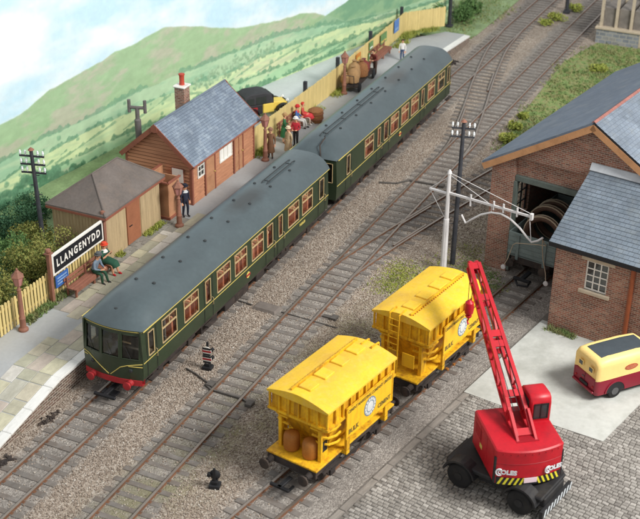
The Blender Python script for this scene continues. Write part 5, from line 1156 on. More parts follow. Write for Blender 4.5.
plain_pole('dark post rising past the top edge behind the short fence', 53.0, 4.4, 6.0); plain_pole('dark signal post at the top edge between the two far tracks', 60.9, -2.7, 7.0)
# loading gauge
lg = thing('loading_gauge', 'white loading gauge with an arched bar hung over the siding', 'loading gauge', pq(-1.74, -1.31, -0.13), TH)
m = MB(); m.tube([(0, 0, -0.2), (0, 0, 2.8)], [0.17, 0.14], 8); m.tube([(0, 0, 2.75), (0, 0, 5.15)], [0.11, 0.09], 8); m.lathe([(0.12, 5.15), (0.10, 5.25), (0.02, 5.36)], n=8); m.build('post', 'gauge_white', lg)
m = MB(); m.box(-.045, .045, -4.36, 0.0, 4.12, 4.22); m.box(-.06, .06, 0.0, 1.0, 4.08, 4.16); m.build('arm', 'gauge_white', lg, smooth=0)
m = MB(); m.box(-.09, .09, -4.39, -4.27, 4.02, 4.32); m.build('arm_end', 'gauge_white', lg, smooth=0)
for k, y in enumerate((-1.2, -2.4, -2.9, -3.6)): m = MB(); m.cyl((0, y, 4.02-(0.05 if k != 0 else .2)), (0, y, 4.40), 0.05, n=8); m.build('hanger', 'gauge_white', lg)
for a, b in (((0, 0, 5.1), (0, -2.1, 4.25)), ((0, 0, 5.2), (0, -4.3, 4.3)), ((0, 0, 5.0), (0, 1.0, 4.15)), ((0, 1.0, 4.1), (0, 0.12, 2.85))): m = MB(); m.tube([a, b], 0.016, 5); m.build('stay', 'gauge_white', lg)
arc = [(0, -0.78, 3.25), (0, -1.02, 2.88), (0, -1.35, 3.18), (0, -1.8, 3.55), (0, -2.3, 3.80), (0, -2.8, 3.88), (0, -3.3, 3.75), (0, -3.8, 3.45), (0, -4.2, 3.10), (0, -4.45, 2.92), (0, -4.75, 3.08), (0, -4.98, 3.30)]
m = MB(); m.tube(arc, 0.05, 7); m.build('arch', 'gauge_white', lg)
for a in ([(0, -2.3, 4.1), (0, -2.3, 3.8)], [(0, -3.3, 4.1), (0, -3.3, 3.76)], [(0, -4.25, 4.0), (0, -4.42, 2.95)]): m = MB(); m.tube(a, 0.018, 5); m.build('wire', 'gauge_white', lg)
# ground signals
def disc_signal(label, x, y, n, rz, striped):
    t = thing('ground_signal', label, 'signal', (x, y, -0.13), rz, 'ground signals between the tracks'); t.scale = (.82, .82, .86)
    m = MB(); m.box(-.22, .22, -.25, .25, 0, .18); m.box(-.12, .12, -.14, .14, .18, .35); m.build('base', 'black', t, smooth=0, bevel=0.02)
    m = MB(); m.box(0.0, 0.09, -.05, .05, .3, .5+.5*n); m.build('post', 'black', t, smooth=0)
    for k in range(n):
        zz = .60+.44*k; m = MB(); m.lathe([(0.02, -.05), (0.25, -.04), (0.25, 0.0), (0.2, .05), (0.05, .12)], (-.05, 0, zz), 18, axis='x'); do = m.build('disc', 'white_paint' if striped else 'black', t)
        if striped: m = MB(); m.box(-.105, -.085, -.24, .24, zz-.05, zz+.05); m.build('stripe', 'buffer_red', do, smooth=0); m = MB(); m.box(-.104, -.084, -.23, .23, zz+.10, zz+.2); m.build('stripe', 'black', do, smooth=0); m = MB(); m.box(-.104, -.084, -.21, .21, zz-.22, zz-.12); m.build('stripe', 'black', do, smooth=0)
        m = MB(); m.cyl((-.04, -.24, zz+.06), (.14, -.24, zz+.06), .09, n=10); m.build('lamp_case', 'black', t)
disc_signal('striped double disc ground signal beside the green railcar', 3.36, -2.37, 2, R(8), True)
disc_signal('dark single disc ground signal seen from behind, left of the nearest hopper', -3.39, -6.46, 1, R(196), False)
# point equipment between the rails
M('rod_cover', (120, 112, 106), .8, .15, 3)
pcv = thing('point_motor_cover', 'grey tapered cover plate over a point motor beside the middle track', 'cover', (8.9, -2.35, -0.13), R(-3))
m = MB(); m.add([(-.36, -.6, 0), (.36, -.6, 0), (.36, .6, 0), (-.36, .6, 0), (-.28, -.52, .13), (.28, -.52, .13), (.28, .52, .13), (-.28, .52, .13)], [(4, 5, 6, 7), (0, 1, 5, 4), (1, 2, 6, 5), (2, 3, 7, 6), (3, 0, 4, 7)]); m.build('lid', 'rod_cover', pcv, smooth=0)
m = MB(); m.bar((-.1, .75, .05), (-.05, 1.5, .04), .06, .05); m.build('rod', 'rod_grey', pcv, smooth=0)
m = MB(); m.bar((0, -.75, .05), (0, -3.6, .03), .05, .05); m.build('rod', 'rod_grey', pcv, smooth=0)
def rod(label, pts, wd=.08):
    t = thing('point_rod', label, 'point rod', (pts[0][0], pts[0][1], -0.13), 0, 'point rods across the tracks'); o = Vector((pts[0][0], pts[0][1], 0))
    m = MB()
    for a, b in zip(pts, pts[1:]): m.bar(Vector((*a, 0.06))-o, Vector((*b, 0.06))-o, wd, .07)
    m.build('bar', 'rod_grey', t, smooth=0)
    m = MB(); c = Vector((*pts[-1], 0))-o; m.box(c.x-.18, c.x+.18, c.y-.14, c.y+.14, 0, .14); m.build('crank', 'rod_grey', t, smooth=0)
rod('dark rod crossing the middle track near the striped ground signal', [(2.2, -2.9), (1.98, -3.3), (1.95, -4.8), (1.75, -5.2)]); rod('thin jointed rod reaching from the railcar to the middle track rail', [(2.9, -1.6), (2.7, -2.2), (2.45, -2.7), (2.3, -3.1)], .05)
rod('dark rods crossing the middle track at the distant junction', [(24.0, -1.7), (24.3, -2.6), (25.0, -3.1), (25.1, -5.0)]); rod('short dark rod outside the middle track next to the far hopper', [(9.4, -4.95), (9.4, -5.5)], .2)
for lab, x, y in (('dark clump of track rubbish at the foot of the platform ramp', -2.58, 1.45), ('dark clump of track rubbish at the left edge below the ramp', -5.5, 1.35), ('dark pile by the rails under the far platform ramp', 45.4, 1.35)):
    m = MB(); rs = random.Random(int(x*10))
    for k in range(26): a = Matrix.Rotation(rs.random()*3, 3, 'Z') @ Matrix.Rotation(rs.random()*.6, 3, 'X'); m.ob((rs.gauss(0, .28), rs.gauss(0, .12), .02+rs.random()*.03), (rs.uniform(.06, .28), rs.uniform(.04, .12), rs.uniform(.03, .08)), a)
    o = m.build('rubble', 'underframe', smooth=0, bevel=0.01); o.location = (x, y, -0.13); tag(o, lab, 'rubble', 'rubble by the platform foot')
# ------------------------------------------------------------------ road vehicles
def wheel_mesh(r, w_, mat=('tyre', 'crane_black')):
    m = MB(); m.lathe([(r*.55, -w_/2), (r*.9, -w_/2), (r, -w_*.35), (r, w_*.35), (r*.9, w_/2), (r*.55, w_/2)], n=24, axis='y'); m.lathe([(r*.2, -w_*.42), (r*.55, -w_*.34), (r*.56, 0), (r*.55, w_*.34), (r*.2, w_*.42)], n=20, axis='y', mi=1)
    return m.mesh('wheel', list(mat))
# mobile crane: black carrier, red revolving body, lattice jib
cr = thing('mobile_crane', 'red mobile crane with raised jib and striped black carrier', 'crane', (1.10, -16.05, -0.03), R(258))
# carrier: local +x towards the striped bumper
m = MB(); m.box(-2.1, 1.95, -0.75, 0.75, 0.45, 0.85); m.box(-1.95, -0.1, -1.0, 1.0, 0.80, 0.98); m.box(0.6, 1.9, -0.95, 0.95, 0.8, 0.95); cao = m.build('carrier', 'crane_black', cr, smooth=0, bevel=0.04)
wm = wheel_mesh(0.50, 0.36)
for x in (-1.35, 1.12):
    for s in (-1, 1):
        wo = link('wheel', wm, cr, loc=(x, s*0.92, 0.50))
        h_ = MB(); h_.lathe([(0.16, -.03), (0.16, .03), (0.1, .05), (0.03, .06)], (0, s*0.17, 0), 12, axis='y'); h_.build('hub', 'crane_black', wo)
        f = MB(); n = 10; P = [(x+0.68*math.cos(a), 0.50+0.66*math.sin(a)) for a in [math.pi*(0.06+0.88*k/n) for k in range(n+1)]]; Q = [(x+0.60*math.cos(a), 0.50+0.58*math.sin(a)) for a in [math.pi*(0.06+0.88*k/n) for k in range(n+1)]]
        f.prism(P+Q[::-1], 'xz', s*1.14 if s < 0 else 0.62, -0.62 if s < 0 else 1.14); f.build('mudguard', 'crane_black', cr, smooth=0)
m = MB(); m.box(1.95, 2.08, -1.12, 1.12, 0.22, 0.56); bo = m.build('bumper', 'crane_black', cr, smooth=0, bevel=0.01)
for k in range(9):
    y = -1.0+0.245*k; m = MB(); m.add([(2.086, y, .25), (2.086, y+.11, .25), (2.086, y+.2, .53), (2.086, y+.09, .53), (2.08, y, .25), (2.08, y+.11, .25), (2.08, y+.2, .53), (2.08, y+.09, .53)], [(0, 1, 2, 3), (0, 1, 5, 4), (1, 2, 6, 5), (2, 3, 7, 6), (3, 0, 4, 7)]); m.build('white_stripe', 'chevron_white', bo, smooth=0)
m = MB(); m.lathe([(0.85, 0.85), (0.85, 1.05), (0.7, 1.1)], (0, 0, 0), 24); m.build('turntable', 'crane_black', cr)
# revolving body, its own axis along heading 36 deg; built as parts turned by DR within the carrier frame
HD = R(36.0); DR = HD-R(258); RM = Matrix.Rotation(DR, 4, 'Z'); CEN = Vector((1.45, -16.25, 0)); OFF = Matrix.Rotation(-R(258), 4, 'Z') @ (CEN-Vector((1.10, -16.05, 0)))
def part(mb, name, mats, par=cr, **kw):
    me = mb.mesh(name, mats, **kw)
    if par is cr: o = link(name, me, cr, loc=OFF, rot=(0, 0, DR))
    else: o = link(name, me, par)
    return o
XR, XF, WB, ZB, ZT = -1.22, 1.25, 1.25, 1.10, 2.55
n = 12; rear = [(XR-0.30*(1-(y/WB)**2), y) for y in [WB-2*WB*k/n for k in range(n+1)]]
foot_ = [(XF, WB)]+rear+[(XF, -WB)]
m = MB(); m.prism(foot_, 'xy', ZB, ZT); hs = part(m, 'housing', 'crane_red', smooth=30, bevel=0.05)
m = MB(); m.prism([(XF-.35, 0.40), (XR+.25, 0.42), (XR+.25, -0.42), (XF-.35, -.40)], 'xy', ZT-.02, ZT+.012); part(m, 'jib_well', M('crane_shadow_red', (150, 16, 30), 0.5, 0.1, 2), hs, smooth=0)
for x in (-0.7, 0.0, 0.7):
    m = MB(); m.box(x-.3, x+.3, WB-.005, WB+.012, 1.25, 2.4); part(m, 'side_panel', 'crane_red', hs, smooth=0, bevel=0.006)
m = MB(); m.box(0.15, 0.4, WB+.012, WB+.018, 1.55, 1.72); part(m, 'badge', 'lining', hs, smooth=0)
def rear_x(y): return XR-0.30*(1-(y/WB)**2)
for s in (-1, 1):
    m = MB(); m.box(XR-.02, XR+.10, s*(WB-.02)-.035, s*(WB-.02)+.035, 1.15, 2.25); part(m, 'corner_vent', 'crane_black', hs, smooth=0)
# hazard band and lettering that follow the curved tail
m = MB(); yy = [WB-.06-(2*WB-.12)*k/16 for k in range(17)]
for a, b in zip(yy, yy[1:]): m.add([(rear_x(a)-.012, a, 1.12), (rear_x(b)-.012, b, 1.12), (rear_x(b)-.012, b, 1.43), (rear_x(a)-.012, a, 1.43)], [(0, 1, 2, 3)])
part(m, 'hazard_band', 'sign_black', hs, smooth=0, recalc=False)
for k in range(13):
    y = WB-.10-k*0.185
    if abs(y-.09) < .24: continue
    d = .13 if y > 0 else -.13; m = MB(); y2_ = y-.08
    q = [(rear_x(y)-.018, y+(-d if d < 0 else 0)*0+0, 1.13), (rear_x(y2_)-.018, y2_, 1.13), (rear_x(y2_-d)-.018, max(-WB+.05, min(WB-.05, y2_-d)), 1.42), (rear_x(y-d)-.018, max(-WB+.05, min(WB-.05, y-d)), 1.42)]
    m.add(q+[(x+.005, yv, z) for x, yv, z in q], [(0, 1, 2, 3), (0, 1, 5, 4), (1, 2, 6, 5), (2, 3, 7, 6), (3, 0, 4, 7)]); part(m, 'yellow_stripe', 'chevron_yellow', hs, smooth=0)
m = MB(); m.box(rear_x(0)-.03, rear_x(0)-.01, -.24, .24, 1.22, 1.42); part(m, 'number_plate', 'plate_pink', hs, smooth=0)
for yc in (0.86, -0.86):
    ang = math.atan2(0.60*yc/WB**2, 1); rt = Vector((-0.60*yc/WB**2, -1, 0)).normalized(); nx_ = rt.cross(Vector((0, 0, 1)))
    pc = Vector((rear_x(yc), yc, 1.66))+nx_*0.035
    t_ = text('OLES', 0.25, 'chevron_white', hs, pc+rt*0.08, rt, (0, 0, 1), bold=0.012)
    m = MB(); c = pc-rt*0.25
    pts = [c+rt*(0.115*math.cos(a))+Vector((0, 0, 0.135*math.sin(a))) for a in [R(50)+R(260)*k/12 for k in range(13)]]; m.tube(pts, 0.028, 5); pts = [c+rt*(0.02+0.06*math.cos(a))+Vector((0, 0, 0.07*math.sin(a))) for a in [R(60)+R(240)*k/8 for k in range(9)]]; m.tube(pts, 0.02, 5)
    part(m, 'lettering', 'chevron_white', hs)
m = MB(); m.tube([(rear_x(y)-.006, y, 2.02) for y in yy], .010, 4); part(m, 'tail_seam', 'crane_shadow_red', hs)
for k in range(9):
    y = 1.0-.25*k; m = MB(); m.sph((rear_x(y)-.006, y, 2.42), .022, 6, 4); part(m, 'bolt', 'crane_shadow_red', hs)
for k in range(5):
    m = MB(); m.box(.25, .95, WB+.012, WB+.02, 1.85+.09*k, 1.88+.09*k); part(m, 'louvre', 'crane_shadow_red', hs, smooth=0)
# cab on the right-hand front corner
m = MB(); m.prism([(0.15, ZT-.3), (1.42, ZT-.3), (1.42, ZT+.25), (1.25, 3.42), (1.0, 3.58), (0.40, 3.62), (0.22, 3.52), (0.15, 3.3)], 'xz', -1.23, -0.45); cb_ = part(m, 'cab', 'crane_red', smooth=40, bevel=0.05)
def cabwin(v): m = MB(); m.add(v, [(0, 1, 2, 3)]); w_ = part(m, 'cab_window', 'window_dark', cb_, smooth=0, recalc=False)
cabwin([(0.142, -1.08, 2.72), (0.142, -0.60, 2.72), (0.142, -0.60, 3.28), (0.142, -1.08, 3.28)]); cabwin([(0.35, -0.442, 2.75), (1.2, -0.442, 2.75), (1.08, -0.442, 3.35), (0.35, -0.442, 3.35)]); cabwin([(0.35, -1.24, 2.7), (1.2, -1.24, 2.7), (1.08, -1.24, 3.35), (0.35, -1.24, 3.35)])
m = MB()
for y in (-1.1, -.58, -.84): m.box(0.12, 0.14, y-.02, y+.02, 2.68, 3.32)
for z in (2.70, 3.3): m.box(0.12, 0.14, -1.1, -.58, z-.02, z+.02)
part(m, 'window_bars', 'crane_black', cb_, smooth=0)
# jib: twin lattice sides in the plane of the body
JF, JT = Vector((-0.55, 0, 2.45)), Vector((6.15, 0, 5.80)); jd = (JT-JF).normalized(); jn = Vector((-jd.z, 0, jd.x)); JL = (JT-JF).length
def jp(t, y, n_): return JF+jd*(t*JL)+jn*n_+Vector((0, y, 0))
jo = None
for s in (-1, 1):
    m = MB()
    wf = lambda t: 0.30 if t < .15 else 0.30-0.12*(t-.15)/.85
    df = lambda t: 0.10+0.16*min(1, t/.2) if t < .6 else 0.26-0.10*(t-.6)/.4
    T_ = [0, .15, .3, .45, .6, .75, .9, 1.0]
    for k_, (a, b) in enumerate(zip(T_, T_[1:])):
        for q in (-1, 1): m.bar(jp(a, s*wf(a), q*df(a)), jp(b, s*wf(b), q*df(b)), 0.14, 0.12)
        q = 1 if k_ % 2 else -1; m.bar(jp(a, s*wf(a), q*df(a)), jp(b, s*wf(b), -q*df(b)), 0.08, 0.08); m.bar(jp(b, s*wf(b), -df(b)), jp(b, s*wf(b), df(b)), 0.06, 0.06)
    if jo is None: jo = part(m, 'jib', 'crane_red', smooth=0)
    else: part(m, 'jib_side', 'crane_red', jo, smooth=0)
for t_ in (.02, .22, .5, .56, .78, .98):
    m = MB(); a, b = jp(t_-.02, 0, 0), jp(t_+.03, 0, 0); m.ob(jp(t_, 0, df(t_)+.02), (0.28, 2*wf(t_)+.1, 0.05), Matrix.Rotation(-math.atan2(jd.z, jd.x), 3, 'Y')); part(m, 'cross_plate', 'crane_red', jo, smooth=0); m = MB(); m.ob(jp(t_, 0, -df(t_)-.02), (0.22, 2*wf(t_)+.1, 0.05), Matrix.Rotation(-math.atan2(jd.z, jd.x), 3, 'Y')); part(m, 'cross_plate', 'crane_red', jo, smooth=0)
m = MB(); m.lathe([(0.05, -.2), (0.2, -.18), (0.2, -.1), (0.14, 0), (0.2, .1), (0.2, .18), (0.05, .2)], jp(1.0, 0, 0), 14, axis='y'); part(m, 'sheave', 'crane_red', jo)
for s in (-1, 1):
    m = MB(); m.bar((0.15, s*.34, 2.5), jp(.14, s*.34, 0), .10, .10); m.bar((-.9, s*.34, 2.5), (0.15, s*.34, 3.15), .09, .09); m.bar((0.15, s*.34, 3.15), (0.25, s*.34, 2.5), .09, .09); part(m, 'a_frame', 'crane_red', smooth=0)
m = MB(); tip = jp(1.0, 0, -.18)
for y in (-.07, .07): m.tube([tip+Vector((0, y, 0)), Vector((tip.x, y, 4.15))], 0.014, 5)
m.tube([(0.1, 0, 3.15), jp(.95, 0, .25)], .014, 5); m.tube([(0.1, .2, 3.15), jp(.98, .14, .2)], .014, 5); m.tube([(0.1, -.2, 3.15), jp(.98, -.14, .2)], .014, 5); part(m, 'hoist_rope', 'black', jo)
m = MB(); c = Vector((tip.x, 0, 0)); m.lathe([(0.05, 3.55), (0.17, 3.62), (0.2, 3.85), (0.17, 4.1), (0.06, 4.2)], c, 12); m.lathe([(0.08, 3.4), (0.13, 3.46), (0.13, 3.52), (0.06, 3.56)], c, 10); m.tube([c+Vector((0, 0, 3.45)), c+Vector((0, 0, 3.3)), c+Vector((.1, 0, 3.2)), c+Vector((0, 0, 3.1)), c+Vector((-.1, 0, 3.18))], .035, 6); part(m, 'hook_block', 'crane_red', jo)
# delivery van ---------------------------------------------------------------
vn = thing('delivery_van', 'maroon and cream delivery van parked on the concrete pad', 'van', (9.55, -18.15, -0.012), R(-40))
def ring(x, hw, zb, zt, r, n=6):
    """rounded section: from the lower right round over the roof to the lower left"""
    P = [(x, -hw*0.97, zb), (x, -hw, zb+.18), (x, -hw, 0.98), (x, -hw, zt-r-.1)]
    for k in range(n+1): a = math.pi/2*k/n; P.append((x, -hw+r-r*math.cos(a), zt-r+r*math.sin(a)))
    P2 = [(x, -p[1], p[2]) for p in P[::-1]]; return P[:]+P2
secs = [(-1.52, .60, .42, 1.55, .22), (-1.60, .70, .34, 1.66, .24), (-1.56, .76, .30, 1.78, .26), (-1.42, .80, .28, 1.88, .28), (-1.0, .81, .28, 1.92, .28), (0.4, .81, .28, 1.92, .28), (1.15, .80, .28, 1.86, .28), (1.42, .78, .28, 1.66, .26), (1.62, .76, .30, 1.22, .20), (2.15, .68, .32, 1.12, .24), (2.32, .6, .36, .98, .22)]
m = MB(); rings = [ring(*s_) for s_ in secs]; N = len(rings[0])
for rg_ in rings: m.v += rg_
for i in range(len(rings)-1):
    for j in range(N-1):
        a, b = i*N+j, (i+1)*N+j; m.f.append((a, b, b+1, a+1))
        zc = sum(m.v[k][2] for k in (a, b, b+1, a+1))/4; m.m.append(0 if (zc < 0.985 or secs[i][0] > 1.5) else 1)
    m.f.append((i*N+N-1, (i+1)*N+N-1, (i+1)*N, i*N)); m.m.append(0)
m.f.append(tuple(range(N))); m.m.append(1); m.f.append(tuple((len(rings)-1)*N+j for j in range(N))); m.m.append(0)
vb_ = m.build('body', ['van_red', 'van_cream'], vn, smooth=60)
m = MB(); m.box(-1.585, -1.48, -.66, .66, .42, .975); m.build('rear_doors', 'van_red', vn, smooth=30, bevel=.04)
m = MB(); nx_ = 10
for i in range(nx_+1):
    x = -1.28+2.35*i/nx_; zt = np.interp(x, [-1.42, -1.0, .4, 1.15], [1.88, 1.92, 1.92, 1.86])
    for j in range(9): y = -.60+1.2*j/8; m.v.append((x, y, zt+.008 - (0.035 if abs(y) > .56 else 0)))
for i in range(nx_):
    for j in range(8): a = i*9+j; m.f.append((a, a+9, a+10, a+1)); m.m.append(0)
m.build('roof_panel', 'van_roof', vn, smooth=40)
for s in (-1, 1):
    m = MB(); m.lathe([(0.02, -.02), (0.13, -.02), (0.15, 0), (0.13, .02), (0.02, .02)], (0, 0, 0), 4, axis='x'); 
    m = MB(); m.box(-1.60, -1.555, s*.33-.14, s*.33+.14, 1.20, 1.44); wo = m.build('rear_window', 'van_cream', vn, smooth=0, bevel=.02); m = MB(); m.box(-1.612, -1.59, s*.33-.105, s*.33+.105, 1.235, 1.405); m.build('pane', 'window_dark', wo, smooth=0)
    m = MB(); m.lathe([(0.36, 0), (0.36, .012*s), (0.02, .013*s)], (0, 0, 0), 24, axis='y'); bo = m.build('badge', 'van_badge', vn, loc=(0.05, s*.812, 1.34)); bo.scale = (0.9, 1, 0.36)
    m = MB(); m.lathe([(0.31, 0), (0.31, .016*s), (0.02, .017*s)], (0, 0, 0), 24, axis='y'); b2_ = m.build('badge_field', M('badge_field', (196, 116, 84), 0.6, 0.3, 16), bo); b2_.scale = (1, 1, .8)
    for x in (-0.62, 1.45):
        wo = link('wheel', wheel_mesh(0.33, 0.2, ('tyre', 'tyre')), vn, loc=(x, s*.72, .33)); h_ = MB(); h_.lathe([(.17, -.02), (.17, .02), (.1, .05), (.02, .06)], (0, s*.09, 0), 14, axis='y'); h_.build('hub_cap', M('hub_grey', (96, 96, 98), .4, .1, 4, .3), wo)
        f = MB(); P = [(x+.46*math.cos(a), .33+.45*math.sin(a)) for a in [math.pi*(0.0+1.0*k/12) for k in range(13)]]; f.prism(P, 'xz', s*.815-.01, s*.815+.006); f.build('wheel_arch', 'black', vn, smooth=0)
        f = MB(); P2 = [(x+.52*math.cos(a), .33+.51*math.sin(a)) for a in [math.pi*k/12 for k in range(13)]]; f.prism(P2+P[::-1], 'xz', s*.82-.02, s*.82+.03); f.build('arch_lip', 'van_red', vn, smooth=0)
m = MB(); m.box(-1.592, -1.58, -.012, .012, .44, .975); m.build('door_seam', 'black', vn, smooth=0)
m = MB(); m.box(-1.61, -1.585, .04, .16, .78, .82); m.build('door_handle', 'hub_grey', vn, smooth=0)
for s in (-1, 1):
    m = MB(); m.lathe([(.05, 0), (.05, -.03), (.02, -.045)], (-1.585, s*.56, .62), 10, axis='x'); m.build('tail_lamp', 'buffer_red', vn)
m = MB(); m.box(-1.68, -1.58, -.68, .68, .36, .46); m.build('bumper', 'van_red', vn, smooth=0, bevel=.02)
m = MB(); m.box(-1.64, -1.59, -.25, .25, .50, .62); m.build('number_plate', 'black', vn, smooth=0)
m = MB(); m.add([(1.44, -.66, 1.62), (1.44, .66, 1.62), (1.63, .66, 1.22), (1.63, -.66, 1.22)], [(0, 1, 2, 3)]); m.build('windscreen', 'window_dark', vn, smooth=0, recalc=False, loc=(.02, 0, .02))
m = MB(); m.box(-1.5, 2.2, -.7, .7, .2, .45); m.build('chassis', 'black', vn, smooth=0)
# old motor car behind the station roof -----------------------------------------
ca = thing('vintage_car', 'old yellow motor car with black hood and mudguards behind the station', 'car', (27.9, 7.55, 0.92), R(-38)); ca.scale = (.84, .84, .84)
M('car_yellow', (236, 206, 96), 0.45, 0.06, 2); 
m = MB(); m.box(-1.72, -.35, -.76, .76, .44, 1.16); m.build('rear_body', M('car_black', (50, 50, 54), .5, .1, 3), ca, smooth=0, bevel=.06)
m = MB(); m.box(-.35, .55, -.75, .75, .45, 1.15); m.prism([(.5, .5), (1.7, .5), (1.7, 1.0), (.5, 1.14)], 'xz', -.5, .5); m.build('body', 'car_yellow', ca, smooth=0, bevel=.06)
m = MB(); m.prism([(-1.85, 1.15), (.5, 1.15), (.35, 1.85), (-.2, 2.02), (-1.3, 2.02), (-1.8, 1.8)], 'xz', -.78, .78); m.build('hood', M('hood_black', (62, 62, 66), .8, .15, 3), ca, smooth=30, bevel=.08)
m = MB(); m.box(.42, .50, -.72, .72, 1.15, 1.75); m.build('windscreen_frame', 'black', ca, smooth=0)
m = MB(); m.box(-.9, -.1, -.80, -.77, 1.25, 1.75); m.box(-1.6, -1.05, -.80, -.77, 1.25, 1.7); m.build('side_window', 'window_dark', ca, smooth=0)
m = MB(); m.box(-1.3, -.8, -.80, -.74, .55, 1.0); m.build('red_panel', 'buffer_red', ca, smooth=0)
for x in (-1.25, 1.25):
    for s in (-1, 1):
        wo = link('wheel', wheel_mesh(.42, .16, ('tyre', 'car_yellow')), ca, loc=(x, s*.78, .42))
        f = MB(); P = [(x+.58*math.cos(a), .45+.55*math.sin(a)) for a in [math.pi*(-.02+.96*k/10) for k in range(11)]]; Q = [(x+.52*math.cos(a), .45+.49*math.sin(a)) for a in [math.pi*(-.02+.96*k/10) for k in range(11)]]; f.prism(P+Q[::-1], 'xz', s*.78-.17, s*.78+.17); f.build('mudguard', 'black', ca, smooth=40)
for s in (-1, 1): m = MB(); m.lathe([(.05, -.12), (.16, 0), (.16, .05), (.03, .07)], (1.72, s*.42, 1.05), 12, axis='x'); m.build('headlamp', 'insulator', ca)
m = MB(); m.box(1.68, 1.74, -.42, .42, .5, 1.05); m.build('radiator', 'black', ca, smooth=0)
# open wagon inside the shed with coils of cable --------------------------------
ow = thing('open_wagon', 'grey open wagon loaded with coils in the brick shed doorway', 'wagon', pq(-0.35, 2.56), TH)
m = MB(); m.box(0, 5.3, -1.2, 1.2, 1.05, 1.15); m.build('floor', 'wagon_grey', ow, smooth=0)
for x in (0.0, 5.24):
    for k in range(5): m = MB(); m.box(x, x+.06, -1.22, 1.22, 1.08+.24*k, 1.31+.24*k); m.build('plank', 'wagon_grey', ow, smooth=0, bevel=.005)
for s in (-1, 1):
    for k in range(5): m = MB(); m.box(.06, 5.24, s*1.19-.03, s*1.19+.03, 1.08+.24*k, 1.31+.24*k); m.build('plank', 'wagon_grey', ow, smooth=0, bevel=.005)
for y in (-.7, .7): m = MB(); m.box(-.06, 0, y-.07, y+.07, .9, 2.2); m.build('end_post', 'wagon_grey', ow, smooth=0)
m = MB(); m.box(0, 5.3, -1.0, 1.0, .72, 1.05); m.build('underframe', 'underframe', ow, smooth=0)
for x in (1.2, 4.1):
    for s in (-1, 1): m = MB(); m.lathe([(.1, -.06), (.44, -.05), (.48, .04), (.1, .06)], (x, s*.68, .47), 16, axis='y'); m.build('wheel', 'underframe', ow)
for s in (-.86, .86): m = MB(); m.lathe([(.13, 0), (.1, -.26), (.07, -.3), (.07, -.4), (.22, -.41), (.22, -.47), (.05, -.5)], (0, s, .86), 12, axis='x'); m.build('buffer', 'underframe', ow)
m = MB(); m.box(-.75, .1, -.1, .1, .3, .42); m.box(-.82, -.68, -.42, .42, .28, .4); m.tube([(-.4, -.3, .2), (-.8, -.35, .12), (-.95, .1, .12), (-.6, .4, .2)], .06, 6); m.build('coupling', 'black', ow, bevel=.01)
for i, (x, rr, lab) in enumerate(((0.75, .85, 'brown cable coil nearest the end of the open wagon'), (1.55, .95, 'larger brown cable coil behind the nearest one in the wagon'), (2.5, .9, 'rearmost brown cable coil deep inside the shed wagon'))):
    t = thing('cable_coil', lab, 'coil', pq(-0.35+x, 2.75-.1*i, 1.16), TH, 'cable coils in the open wagon')
    m = MB(); n1, n2 = 26, 8; w_ = .16
    for a in range(n1):
        A = 2*math.pi*a/n1
        for b in range(n2): B = 2*math.pi*b/n2; r2 = rr+w_*math.cos(B)*.9; m.v.append((w_*math.sin(B), r2*math.cos(A), rr+.15+r2*math.sin(A)))
    for a in range(n1):
        for b in range(n2): m.f.append((a*n2+b, ((a+1) % n1)*n2+b, ((a+1) % n1)*n2+(b+1) % n2, a*n2+(b+1) % n2)); m.m.append(0)
    m.build('coil', 'coil_brown', t)
    for s in (-1, 1):
        m = MB(); pts = [(s*(w_*.6), (rr+.12)*math.cos(A), rr+.15+(rr+.12)*math.sin(A)) for A in [2*math.pi*a/26 for a in range(27)]]; m.tube(pts, .035, 5, caps=False); m.build('binding', 'rope', t)
rp = thing('slack_rope', 'pale ropes hanging from the gauge arch over the grey wagon end', 'rope', pq(-1.0, 2.6, 0))
rp.rotation_euler = (0, 0, TH)
m = MB(); m.tube([(-.7, -1.05, 3.05), (-.35, -1.1, 2.6), (0.0, -.55, 2.35), (.0, .55, 2.1), (.1, .75, 1.9), (.1, .95, 1.1), (-.1, 1.05, .75)], .02, 6); m.build('strand', 'rope', rp)
m = MB(); m.tube([(-.7, -1.05, 3.05), (-.5, -1.0, 2.5), (-.4, -1.05, 1.9), (-.3, -1.2, 1.2), (-.5, -1.35, .8)], .02, 6); m.build('strand', 'rope', rp)
for y, z in ((1.05, .72), (-1.35, .78)):
    m = MB(); m.lathe([(.03, -.05), (.12, -.03), (.12, .03), (.03, .05)], (-.1 if y > 0 else -.5, y, z), 10, axis='x'); m.build('eyelet', 'gauge_white', rp)
